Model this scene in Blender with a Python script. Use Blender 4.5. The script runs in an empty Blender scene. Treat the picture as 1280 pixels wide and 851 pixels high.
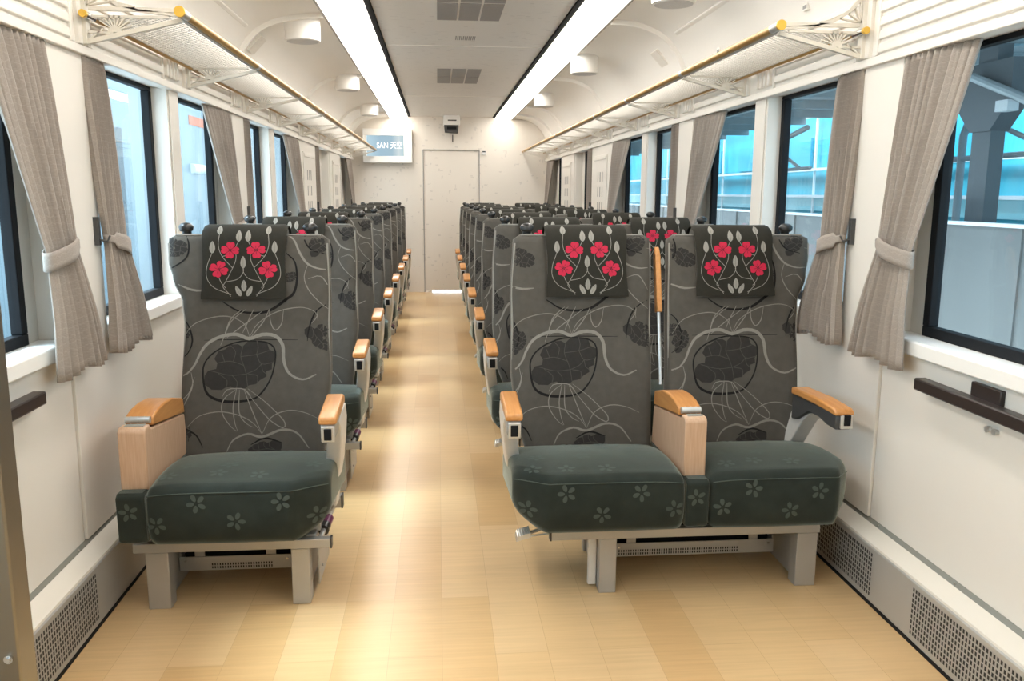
import bpy, bmesh, math, random
from mathutils import Vector, Matrix
from mathutils.bvhtree import BVHTree
random.seed(7)
PI = math.pi
C = bpy.context.scene.collection
sc = bpy.context.scene
V = Vector

# ------------------------------------------------------------------ materials
def nt(name):
    m = bpy.data.materials.new(name); m.use_nodes = True
    return m, m.node_tree.nodes, m.node_tree.links, m.node_tree.nodes['Principled BSDF']
def mat(name, col, rough=.5, metal=0, spec=.5, sheen=0, sheen_tint=None, coat=0, emis=None, estr=0,
        noise=0, nscale=60, bump=0, bscale=200, stretch=(1, 1, 1)):
    m, N, L, b = nt(name)
    b.inputs['Base Color'].default_value = (*col, 1)
    b.inputs['Roughness'].default_value = rough
    b.inputs['Metallic'].default_value = metal
    b.inputs['Specular IOR Level'].default_value = spec
    if sheen:
        b.inputs['Sheen Weight'].default_value = sheen
        b.inputs['Sheen Roughness'].default_value = .35
        if sheen_tint: b.inputs['Sheen Tint'].default_value = (*sheen_tint, 1)
    if coat:
        b.inputs['Coat Weight'].default_value = coat; b.inputs['Coat Roughness'].default_value = .15
    if emis:
        b.inputs['Emission Color'].default_value = (*emis, 1); b.inputs['Emission Strength'].default_value = estr
    if noise or bump:
        tc = N.new('ShaderNodeTexCoord'); mp = N.new('ShaderNodeMapping'); mp.inputs['Scale'].default_value = stretch
        L.new(tc.outputs['Object'], mp.inputs['Vector'])
    if noise:
        n = N.new('ShaderNodeTexNoise'); n.inputs['Scale'].default_value = nscale; n.inputs['Detail'].default_value = 4
        L.new(mp.outputs['Vector'], n.inputs['Vector'])
        r = N.new('ShaderNodeMapRange'); r.inputs['From Min'].default_value = .25; r.inputs['From Max'].default_value = .75
        r.inputs['To Min'].default_value = 1 - noise; r.inputs['To Max'].default_value = 1 + noise
        L.new(n.outputs['Fac'], r.inputs['Value'])
        mx = N.new('ShaderNodeVectorMath'); mx.operation = 'SCALE'; mx.inputs[0].default_value = col
        L.new(r.outputs['Result'], mx.inputs['Scale']); L.new(mx.outputs[0], b.inputs['Base Color'])
    if bump:
        n2 = N.new('ShaderNodeTexNoise'); n2.inputs['Scale'].default_value = bscale
        L.new(mp.outputs['Vector'], n2.inputs['Vector'])
        bp_ = N.new('ShaderNodeBump'); bp_.inputs['Strength'].default_value = bump; bp_.inputs['Distance'].default_value = .002
        L.new(n2.outputs['Fac'], bp_.inputs['Height']); L.new(bp_.outputs['Normal'], b.inputs['Normal'])
    return m
M = {}
M['wall'] = mat('cream wall laminate', (.75, .715, .655), .42, noise=.015, nscale=3)
M['cove'] = mat('cream cove paint', (.86, .83, .775), .5, noise=.01, nscale=3)
M['fascia'] = mat('cream relief moulding', (.78, .745, .685), .4, noise=.01, nscale=4)
M['sill'] = mat('white window sill', (.86, .85, .82), .35, noise=.01, nscale=4)
M['grey_strip'] = mat('grey green strip', (.26, .26, .23), .45, noise=.03)
M['heater'] = mat('heater cover paint', (.50, .49, .46), .38, metal=.35, noise=.02, nscale=8)
M['ledge'] = mat('heater ledge paint', (.72, .68, .60), .35, noise=.02, nscale=5)
M['perf'] = mat('dark perforations', (.03, .028, .025), .7, noise=.1)
M['black'] = mat('black frame', (.010, .011, .013), .6, spec=.15, noise=.1)
M['trough'] = mat('black light trough', (.006, .006, .006), .8, spec=.05, noise=.1)
M['black_soft'] = mat('black knob plastic', (.02, .02, .019), .3, noise=.1)
M['rail_black'] = mat('dark brown rail', (.028, .020, .018), .35, noise=.1)
M['alu'] = mat('brushed aluminium', (.62, .62, .60), .35, metal=.7, noise=.04, nscale=30, stretch=(1, 1, 8))
M['frame_paint'] = mat('silver painted seat frame', (.44, .43, .405), .38, metal=.45, noise=.02, nscale=20)
M['white_metal'] = mat('white painted arm panel', (.70, .69, .66), .3, metal=.15, noise=.02)
M['dark_grey'] = mat('dark grey plastic', (.055, .055, .055), .45, noise=.05)
M['chrome'] = mat('chrome', (.75, .75, .75), .18, metal=1, noise=.03)
M['brass'] = mat('brass tube', (.46, .27, .075), .38, metal=.45, noise=.03)
M['brass_cap'] = mat('brass cap', (.80, .50, .08), .35, metal=.3, noise=.03)
M['ironwork'] = mat('cream enamelled bracket', (.72, .68, .60), .4, noise=.02)
M['mesh_wire'] = mat('grey wire mesh', (.42, .40, .36), .35, metal=.3, noise=.02)
M['vent'] = mat('grey vent mesh', (.30, .29, .28), .6, noise=.12, nscale=300)
M['drum'] = mat('white drum', (.86, .84, .80), .45, noise=.01)
M['drum_face'] = mat('drum speaker cloth', (.60, .59, .58), .6, noise=.1, nscale=400)
M['post'] = mat('stainless door post', (.30, .27, .22), .38, metal=.9, noise=.06, nscale=12, stretch=(1, 1, .1))
M['purple'] = mat('purple gas spring collar', (.15, .03, .10), .4, noise=.05)
M['cloth'] = mat('charcoal headrest cloth', (.025, .0235, .018), .8, spec=.2, sheen=.06, sheen_tint=(.5, .5, .42), noise=.08, nscale=90, bump=.15, bscale=900)
M['red'] = mat('raspberry red print', (.50, .005, .045), .7, noise=.06, nscale=200)
M['red_dark'] = mat('dark red flower centre', (.20, .0, .02), .7, noise=.06)
M['leaf_print'] = mat('silver grey print', (.29, .28, .25), .7, noise=.06, nscale=200)
M['leaf_vein'] = mat('grey vein print', (.16, .16, .14), .7, noise=.06)
M['fab'] = mat('grey moquette', (.086, .080, .069), .85, spec=.2, sheen=.30, sheen_tint=(.75, .73, .66), noise=.10, nscale=35, bump=.25, bscale=700)
M['fab_dark'] = mat('dark moquette figure', (.031, .029, .027), .85, spec=.2, sheen=.14, sheen_tint=(.7, .68, .64), noise=.10, nscale=60)
M['fab_line'] = mat('pale moquette line', (.23, .22, .195), .85, spec=.2, sheen=.4, noise=.08, nscale=60)
M['fab_black'] = mat('black moquette line', (.012, .011, .011), .85, spec=.2, sheen=.15, noise=.08, nscale=60)
M['fab_vein'] = mat('grey moquette vein', (.07, .066, .058), .85, spec=.2, sheen=.25, noise=.08, nscale=60)
M['edge_glint'] = mat('painted seat edge highlight', (.25, .24, .215), .85, sheen=.5, noise=.08, nscale=60)  # paler than the moquette, paints in the light caught on seat edges
M['seat_grn'] = mat('dark green velour', (.021, .027, .022), .8, spec=.2, sheen=.85, sheen_tint=(.62, .68, .60), noise=.22, nscale=14, bump=.2, bscale=600)
M['seat_flw'] = mat('pale green velour flower', (.066, .080, .068), .8, spec=.2, sheen=.7, sheen_tint=(.6, .7, .65), noise=.1, nscale=50)
def wood(name, a, b_, scale, rough, coat, axis):
    m, N, L, b = nt(name)
    tc = N.new('ShaderNodeTexCoord'); mp = N.new('ShaderNodeMapping')
    s = [scale] * 3; s['xyz'.index(axis)] = scale * .07
    mp.inputs['Scale'].default_value = s
    L.new(tc.outputs['Object'], mp.inputs['Vector'])
    n = N.new('ShaderNodeTexNoise'); n.inputs['Scale'].default_value = 1; n.inputs['Detail'].default_value = 6; n.inputs['Distortion'].default_value = .3
    L.new(mp.outputs['Vector'], n.inputs['Vector'])
    cr = N.new('ShaderNodeValToRGB'); cr.color_ramp.elements[0].position = .3; cr.color_ramp.elements[1].position = .7
    cr.color_ramp.elements[0].color = (*a, 1); cr.color_ramp.elements[1].color = (*b_, 1)
    L.new(n.outputs['Fac'], cr.inputs['Fac']); L.new(cr.outputs['Color'], b.inputs['Base Color'])
    b.inputs['Roughness'].default_value = rough; b.inputs['Coat Weight'].default_value = coat; b.inputs['Coat Roughness'].default_value = .2
    return m
M['wood_cap'] = wood('orange varnished wood', (.50, .21, .055), (.60, .28, .085), 90, .35, .3, 'y')
M['wood_box'] = wood('pale beech veneer', (.52, .325, .20), (.60, .40, .265), 160, .42, .1, 'z')

def floor_mat():
    m, N, L, b = nt('maple floor boards')
    tc = N.new('ShaderNodeTexCoord'); mp = N.new('ShaderNodeMapping')
    mp.inputs['Rotation'].default_value = (0, 0, -PI / 2)
    mp.inputs['Location'].default_value = (-.68, 0, 0)
    L.new(tc.outputs['Object'], mp.inputs['Vector'])
    br = N.new('ShaderNodeTexBrick')
    br.inputs['Scale'].default_value = 1; br.inputs['Brick Width'].default_value = .955; br.inputs['Row Height'].default_value = .153
    br.inputs['Mortar Size'].default_value = .0006; br.inputs['Mortar Smooth'].default_value = .3
    br.inputs['Color1'].default_value = (0, 0, 0, 1); br.inputs['Color2'].default_value = (1, 1, 1, 1); br.inputs['Mortar'].default_value = (.5, .5, .5, 1)
    br.offset = .37; br.offset_frequency = 2
    L.new(mp.outputs['Vector'], br.inputs['Vector'])
    cr = N.new('ShaderNodeValToRGB')
    e = cr.color_ramp.elements; e[0].position = 0; e[1].position = 1
    e[0].color = (.55, .345, .155, 1); e[1].color = (.63, .435, .23, 1)
    x = e.new(.3); x.color = (.60, .40, .195, 1)
    L.new(br.outputs['Color'], cr.inputs['Fac'])
    mp2 = N.new('ShaderNodeMapping'); mp2.inputs['Scale'].default_value = (3, 70, 1); L.new(tc.outputs['Object'], mp2.inputs['Vector'])
    n = N.new('ShaderNodeTexNoise'); n.inputs['Scale'].default_value = 1; n.inputs['Detail'].default_value = 5; n.inputs['Distortion'].default_value = .6
    L.new(mp2.outputs['Vector'], n.inputs['Vector'])
    n3 = N.new('ShaderNodeTexNoise'); n3.inputs['Scale'].default_value = 2.2; n3.inputs['Detail'].default_value = 4
    L.new(tc.outputs['Object'], n3.inputs['Vector'])
    ad = N.new('ShaderNodeMath'); ad.operation = 'ADD'; L.new(n.outputs['Fac'], ad.inputs[0]); L.new(n3.outputs['Fac'], ad.inputs[1])
    r = N.new('ShaderNodeMapRange'); r.inputs['From Min'].default_value = .7; r.inputs['From Max'].default_value = 1.3
    r.inputs['To Min'].default_value = .90; r.inputs['To Max'].default_value = 1.08
    L.new(ad.outputs[0], r.inputs['Value'])
    sc_ = N.new('ShaderNodeVectorMath'); sc_.operation = 'SCALE'
    L.new(cr.outputs['Color'], sc_.inputs[0]); L.new(r.outputs['Result'], sc_.inputs['Scale'])
    mx = N.new('ShaderNodeMix'); mx.data_type = 'RGBA'
    mx.inputs['B'].default_value = (.42, .26, .12, 1)
    L.new(br.outputs['Fac'], mx.inputs['Factor']); L.new(sc_.outputs[0], mx.inputs['A'])
    L.new(mx.outputs['Result'], b.inputs['Base Color'])
    b.inputs['Roughness'].default_value = .30
    bp_ = N.new('ShaderNodeBump'); bp_.inputs['Strength'].default_value = .12; bp_.inputs['Distance'].default_value = .002
    L.new(n.outputs['Fac'], bp_.inputs['Height']); L.new(bp_.outputs['Normal'], b.inputs['Normal'])
    return m
M['floor'] = floor_mat()
def paper_mat(name, base, fleck, axes, th, sc_=1):
    m, N, L, b = nt(name)
    tc = N.new('ShaderNodeTexCoord'); outs = []
    def math_(op, a, bb):
        n_ = N.new('ShaderNodeMath'); n_.operation = op
        for i, q in enumerate((a, bb)):
            if q is None: continue
            if isinstance(q, (int, float)): n_.inputs[i].default_value = q
            else: L.new(q, n_.inputs[i])
        return n_.outputs[0]
    for (s, w, off) in ((axes[0], th, 0), (axes[1], th * .9, 5.3)):
        mp = N.new('ShaderNodeMapping'); mp.inputs['Scale'].default_value = [q * sc_ for q in s]; mp.inputs['Location'].default_value = (off, off, off)
        L.new(tc.outputs['Object'], mp.inputs['Vector'])
        v = N.new('ShaderNodeTexVoronoi'); v.inputs['Scale'].default_value = 1; v.distance = 'CHEBYCHEV'; v.inputs['Randomness'].default_value = 1
        L.new(mp.outputs['Vector'], v.inputs['Vector'])
        nn = N.new('ShaderNodeTexNoise'); nn.inputs['Scale'].default_value = 3.5; nn.inputs['Detail'].default_value = 1
        L.new(mp.outputs['Vector'], nn.inputs['Vector'])
        d = math_('ADD', v.outputs['Distance'], math_('MULTIPLY', math_('SUBTRACT', nn.outputs['Fac'], .5), .28))
        outs.append(math_('LESS_THAN', d, w))
    fac = math_('MULTIPLY', math_('MAXIMUM', outs[0], outs[1]), .42)
    mx = N.new('ShaderNodeMix'); mx.data_type = 'RGBA'
    mx.inputs['A'].default_value = (*base, 1); mx.inputs['B'].default_value = (*fleck, 1)
    L.new(fac, mx.inputs['Factor']); L.new(mx.outputs['Result'], b.inputs['Base Color'])
    b.inputs['Roughness'].default_value = .5
    return m
M['paper'] = paper_mat('cream patterned wallpaper', (.74, .69, .62), (.47, .44, .41), ((7, 3, 16), (13, 3, 6)), .12)
M['ceil'] = paper_mat('grey patterned ceiling paper', (.73, .705, .665), (.50, .475, .45), ((6, 24, 3), (10, 13, 3)), .13)
def curtain_mat():
    m, N, L, b = nt('taupe hexagon curtain weave')
    tc = N.new('ShaderNodeTexCoord')
    uv = N.new('ShaderNodeUVMap')
    def vm(op, a, b_=None, vec=True):
        n_ = N.new('ShaderNodeVectorMath'); n_.operation = op
        for i_, q in enumerate((a, b_)):
            if q is None: continue
            if isinstance(q, tuple): n_.inputs[i_].default_value = q
            else: L.new(q, n_.inputs[i_])
        return n_.outputs['Value'] if not vec else n_.outputs['Vector']
    base = vm('MULTIPLY', uv.outputs['UV'], (1 / .024, 1 / .0416, 0))
    ds = []
    for off in (0, .5):
        f_ = vm('SUBTRACT', vm('FRACTION', vm('ADD', base, (off + 50, off + 50, 0))), (.5, .5, 0))
        ds.append(vm('LENGTH', vm('MULTIPLY', f_, (1, 1.732, 0)), None, False))
    sb = N.new('ShaderNodeMath'); sb.operation = 'SUBTRACT'; L.new(ds[0], sb.inputs[0]); L.new(ds[1], sb.inputs[1])
    ab = N.new('ShaderNodeMath'); ab.operation = 'ABSOLUTE'; L.new(sb.outputs[0], ab.inputs[0])
    cr = N.new('ShaderNodeValToRGB'); cr.color_ramp.elements[0].color = (.475, .42, .37, 1); cr.color_ramp.elements[0].position = .04
    cr.color_ramp.elements[1].color = (.425, .372, .325, 1); cr.color_ramp.elements[1].position = .12
    L.new(ab.outputs[0], cr.inputs['Fac'])
    n = N.new('ShaderNodeTexNoise'); n.inputs['Scale'].default_value = 260; L.new(uv.outputs['UV'], n.inputs['Vector'])
    r = N.new('ShaderNodeMapRange'); r.inputs['To Min'].default_value = .8; r.inputs['To Max'].default_value = 1.2; L.new(n.outputs['Fac'], r.inputs['Value'])
    s = N.new('ShaderNodeVectorMath'); s.operation = 'SCALE'; L.new(cr.outputs['Color'], s.inputs[0]); L.new(r.outputs['Result'], s.inputs['Scale'])
    L.new(s.outputs[0], b.inputs['Base Color']); b.inputs['Roughness'].default_value = .9
    b.inputs['Sheen Weight'].default_value = .2
    tr = N.new('ShaderNodeBsdfTranslucent'); L.new(s.outputs[0], tr.inputs['Color'])
    ms = N.new('ShaderNodeMixShader'); ms.inputs[0].default_value = .25
    L.new(b.outputs[0], ms.inputs[1]); L.new(tr.outputs[0], ms.inputs[2])
    L.new(ms.outputs[0], N['Material Output'].inputs['Surface'])
    return m
M['curtain'] = curtain_mat()
def glass_mat():
    m, N, L, b = nt('window glass')
    N.remove(b)
    t = N.new('ShaderNodeBsdfTransparent'); t.inputs['Color'].default_value = (.86, .93, .95, 1)
    g = N.new('ShaderNodeBsdfGlossy'); g.inputs['Roughness'].default_value = .01
    lw = N.new('ShaderNodeLayerWeight'); lw.inputs['Blend'].default_value = .5
    pw = N.new('ShaderNodeMath'); pw.operation = 'POWER'; pw.inputs[1].default_value = 5; L.new(lw.outputs['Facing'], pw.inputs[0])
    f = N.new('ShaderNodeMath'); f.operation = 'MULTIPLY_ADD'; f.inputs[1].default_value = .9; f.inputs[2].default_value = .035; L.new(pw.outputs[0], f.inputs[0])
    ms = N.new('ShaderNodeMixShader'); L.new(f.outputs[0], ms.inputs[0]); L.new(t.outputs[0], ms.inputs[1]); L.new(g.outputs[0], ms.inputs[2])
    L.new(ms.outputs[0], N['Material Output'].inputs['Surface'])
    return m
M['glass'] = glass_mat()
def emit(name, col, s):
    m, N, L, b = nt(name); N.remove(b)
    e = N.new('ShaderNodeEmission'); e.inputs['Color'].default_value = (*col, 1); e.inputs['Strength'].default_value = s
    L.new(e.outputs[0], N['Material Output'].inputs['Surface']); return m
M['lamp'] = emit('lit diffuser', (1, .945, .87), 8.8)
M['text'] = emit('lit white lettering', (1, 1, 1), 1.1)
def screen_mat():
    m, N, L, b = nt('lit pale blue screen'); N.remove(b)
    tc = N.new('ShaderNodeTexCoord'); sp = N.new('ShaderNodeSeparateXYZ'); L.new(tc.outputs['Object'], sp.inputs[0])
    r = N.new('ShaderNodeMapRange'); r.inputs['From Min'].default_value = -.24; r.inputs['From Max'].default_value = .24
    L.new(sp.outputs['X'], r.inputs['Value'])
    cr = N.new('ShaderNodeValToRGB'); e = cr.color_ramp.elements
    e[0].position = 0; e[0].color = (.60, .82, .93, 1); e[1].position = 1; e[1].color = (.50, .75, .85, 1)
    for p, c in ((.3, (.46, .65, .78, 1)), (.62, (.47, .65, .76, 1)), (.8, (.80, .90, .92, 1))):
        x = e.new(p); x.color = c
    L.new(r.outputs['Result'], cr.inputs['Fac'])
    em = N.new('ShaderNodeEmission'); em.inputs['Strength'].default_value = .58; L.new(cr.outputs['Color'], em.inputs['Color'])
    L.new(em.outputs[0], N['Material Output'].inputs['Surface']); return m
M['screen'] = screen_mat()
# outside
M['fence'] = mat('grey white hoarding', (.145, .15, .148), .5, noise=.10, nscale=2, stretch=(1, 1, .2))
M['cyan'] = mat('cyan netting', (.05, .42, .53), .6, noise=.12, nscale=1.5)
M['rail_w'] = mat('pale rail', (.80, .85, .86), .5, noise=.03)
M['steel_d'] = mat('dark steel column', (.05, .06, .07), .5, noise=.1)
M['steel_m'] = mat('grey steel pipe', (.25, .29, .31), .5, noise=.1)
M['canopy'] = mat('pale canopy', (.42, .45, .47), .6, noise=.05)
M['ground'] = mat('platform concrete', (.45, .46, .46), .8, noise=.05)
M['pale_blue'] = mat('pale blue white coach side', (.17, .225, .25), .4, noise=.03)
M['orange'] = mat('orange sign', (.60, .13, .04), .5, noise=.03)

# ------------------------------------------------------------------ helpers
def prism(bm, pts, axis, a, b, mi=0):
    """pts 2D polygon in the plane normal to axis, extruded a..b"""
    def P(p, t):
        if axis == 'x': return V((t, p[0], p[1]))
        if axis == 'y': return V((p[0], t, p[1]))
        return V((p[0], p[1], t))
    A = [bm.verts.new(P(p, a)) for p in pts]; B = [bm.verts.new(P(p, b)) for p in pts]
    n = len(pts); fs = []
    fs.append(bm.faces.new(A[::-1])); fs.append(bm.faces.new(B))
    for i in range(n): fs.append(bm.faces.new((A[i], A[(i + 1) % n], B[(i + 1) % n], B[i])))
    for f in fs: f.material_index = mi
    return fs
def box(bm, x0, x1, y0, y1, z0, z1, mi=0):
    return prism(bm, [(y0, z0), (y1, z0), (y1, z1), (y0, z1)], 'x', x0, x1, mi)
def tube(bm, path, r, seg=10, mi=0, caps=True, flat=1):
    path = [V(p) for p in path]; rings = []
    for i, p in enumerate(path):
        t = (path[min(i + 1, len(path) - 1)] - path[max(i - 1, 0)]).normalized()
        up = V((0, 0, 1)) if abs(t.z) < .9 else V((0, 1, 0))
        a = t.cross(up).normalized(); b = a.cross(t)
        rr = r[i] if isinstance(r, (list, tuple)) else r
        rings.append([bm.verts.new(p + a * rr * math.cos(2 * PI * k / seg) + b * rr * flat * math.sin(2 * PI * k / seg)) for k in range(seg)])
    for i in range(len(rings) - 1):
        for k in range(seg):
            f = bm.faces.new((rings[i][k], rings[i][(k + 1) % seg], rings[i + 1][(k + 1) % seg], rings[i + 1][k])); f.material_index = mi
    if caps:
        for rg in (rings[0], rings[-1]):
            f = bm.faces.new(rg); f.material_index = mi
def lathe(bm, c, prof, seg=20, mi=0):
    """prof list of (r,z) about vertical axis through c"""
    rings = []
    for r, z in prof:
        rings.append([bm.verts.new(V((c[0] + r * math.cos(2 * PI * k / seg), c[1] + r * math.sin(2 * PI * k / seg), c[2] + z))) for k in range(seg)])
    for i in range(len(rings) - 1):
        for k in range(seg):
            f = bm.faces.new((rings[i][k], rings[i][(k + 1) % seg], rings[i + 1][(k + 1) % seg], rings[i + 1][k])); f.material_index = mi
    f = bm.faces.new(rings[0]); f.material_index = mi
    f = bm.faces.new(rings[-1]); f.material_index = mi
ORG = V((0, 0, 0))
def obj(name, bm, mats, parent=None, bevel=0, smooth=True, angle=35, org=None, uv=None):
    bmesh.ops.recalc_face_normals(bm, faces=bm.faces)
    o_ = ORG if org is None else V(org)
    if o_.length: bmesh.ops.translate(bm, verts=bm.verts, vec=-o_)
    me = bpy.data.meshes.new(name); bm.to_mesh(me); bm.free()
    for m in (mats if isinstance(mats, (list, tuple)) else [mats]): me.materials.append(m)
    if smooth:
        me.shade_smooth(); me.set_sharp_from_angle(angle=math.radians(angle))
    o = bpy.data.objects.new(name, me); C.objects.link(o)
    if parent: o.parent = parent
    elif org is not None: o.location = o_
    if bevel:
        md = o.modifiers.new('bevel', 'BEVEL'); md.width = bevel; md.segments = 2; md.limit_method = 'ANGLE'; md.angle_limit = math.radians(40)
    return o
def new(): return bmesh.new()
def tag(o, label, cat, group=None):
    o['label'] = label; o['category'] = cat
    if group: o['group'] = group
    return o
def thing(name, label, cat, loc, group=None):
    o = bpy.data.objects.new(name, None); C.objects.link(o); o.location = loc; o.empty_display_size = .1
    return tag(o, label, cat, group)
def struct(o):
    o['kind'] = 'structure'; return o
def copy_tree(o, parent=None):
    c = o.copy(); C.objects.link(c)
    if parent: c.parent = parent
    for ch in list(o.children): copy_tree(ch, c)
    return c
def bez(pts, step=.012):
    """catmull-rom through 2D pts, resampled"""
    P = [V((p[0], p[1])) for p in pts]
    if len(P) == 2: P = [P[0], P[0].lerp(P[1], .5), P[1]]
    Q = [P[0] * 2 - P[1]] + P + [P[-1] * 2 - P[-2]]; out = []
    for i in range(1, len(Q) - 2):
        a, b, c, d = Q[i - 1], Q[i], Q[i + 1], Q[i + 2]
        n = max(2, int((c - b).length / step))
        for k in range(n):
            t = k / n
            out.append(.5 * ((2 * b) + (c - a) * t + (2 * a - 5 * b + 4 * c - d) * t * t + (-a + 3 * b - 3 * c + d) * t ** 3))
    out.append(P[-1]); return out
class Projector:
    """lays flat pattern pieces onto a mesh along a direction"""
    def __init__(s, bm, frame, d, limit=.25):
        s.tree = BVHTree.FromBMesh(bm); s.frame = frame; s.d = V(d).normalized(); s.limit = limit
    def pt(s, u, v, off):
        p = s.frame(u, v)
        h, n, i, t = s.tree.ray_cast(p - s.d * .3, s.d, .6)
        if h is None: return None
        if n.dot(s.d) > 0: n = -n
        if -n.dot(s.d) < s.limit: return None
        return h + n * off
    def ribbon(s, bm, pts, w, off, mi, taper=True, step=.012):
        P = bez(pts, step); n = len(P); prev = None
        for i, p in enumerate(P):
            t = (P[min(i + 1, n - 1)] - P[max(i - 1, 0)])
            if t.length < 1e-9: continue
            t.normalize(); nn = V((-t.y, t.x))
            ww = w * (.35 + .65 * math.sin(PI * min(1, max(0, i / (n - 1))))) if taper else w
            a = s.pt(*(p + nn * ww / 2), off); b = s.pt(*(p - nn * ww / 2), off)
            cur = (a, b) if a is not None and b is not None else None
            if cur and prev:
                f = bm.faces.new([bm.verts.new(q) for q in (prev[0], cur[0], cur[1], prev[1])]); f.material_index = mi
            prev = cur
    def blob(s, bm, poly, off, mi, rings=2, smooth=False):
        if smooth:
            P = [V(p) for p in poly]; P = bez(P + [P[0]], .006)[:-1]
        else: P = [V((p[0], p[1])) for p in poly]
        c = sum(P, V((0, 0))) / len(P)
        R = [[s.pt(*(c.lerp(p, (k + 1) / rings)), off) for p in P] for k in range(rings)]
        cc = s.pt(*c, off); n = len(P)
        for i in range(n):
            j = (i + 1) % n
            if cc is not None and R[0][i] is not None and R[0][j] is not None:
                f = bm.faces.new([bm.verts.new(q) for q in (cc, R[0][i], R[0][j])]); f.material_index = mi
            for k in range(rings - 1):
                q4 = (R[k][i], R[k + 1][i], R[k + 1][j], R[k][j])
                if all(q is not None for q in q4):
                    f = bm.faces.new([bm.verts.new(q) for q in q4]); f.material_index = mi
def lerp_tab(tab, v):
    for (a, x), (b, y) in zip(tab, tab[1:]):
        if v <= b:
            t = (v - a) / (b - a) if b > a else 0
            t = t * t * (3 - 2 * t) if True else t
            return x + (y - x) * t
    return tab[-1][1]
def merge(dst, src):
    me = bpy.data.meshes.new('tmp'); src.to_mesh(me); src.free(); dst.from_mesh(me); bpy.data.meshes.remove(me)

# ------------------------------------------------------------------ dimensions
XL, XR = -1.11, 1.45          # wall planes
CX = .17
Y0, Y1 = -1.6, 11.32          # ends of the saloon
ZS, ZF = .87, 1.73            # sill and fascia bottom
ZC = 2.283
def mx(side, d):              # distance d inward from a wall
    return XL + d if side < 0 else XR - d
def bx(bm, side, d0, d1, y0, y1, z0, z1, mi=0):
    a, b = mx(side, d0), mx(side, d1); box(bm, min(a, b), max(a, b), y0, y1, z0, z1, mi)

# ------------------------------------------------------------------ setting
bm = new(); box(bm, XL - .12, XR + .12, Y0 - .1, Y1 + 1.2, -.06, 0); struct(obj('floor', bm, M['floor']))
# windows: opening y0,y1 and glazed range
WIN = [(-.55, .38, -.55, .30), (.50, 1.55, .50, 1.55), (1.70, 2.58, 1.70, 2.50), (2.90, 3.72, 2.90, 3.72), (3.87, 4.75, 3.87, 4.66),
       (5.10, 5.87, 5.10, 5.87), (6.04, 6.96, 6.04, 6.84), (8.00, 8.96, 8.0, 8.76), (9.97, 11.2, 9.97, 10.62)]
nwin = 0; ntrim = 0
def trim(bm, m, **k):
    global ntrim; ntrim += 1
    return struct(obj('trim_%d' % ntrim, bm, m, **k))
def cove_prof(side):
    if side < 0: return [(-.615, 2.268), (-.73, 2.262), (-.86, 2.236), (-.97, 2.184), (-1.05, 2.10), (-1.095, 2.0), (-1.11, 1.93)]
    return [(.985, 2.268), (1.10, 2.262), (1.20, 2.236), (1.30, 2.184), (1.375, 2.10), (1.425, 2.0), (1.45, 1.93)]
def cove_pts(side):
    return [(p.x, p.y) for p in bez(cove_prof(side), .03)]
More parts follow.
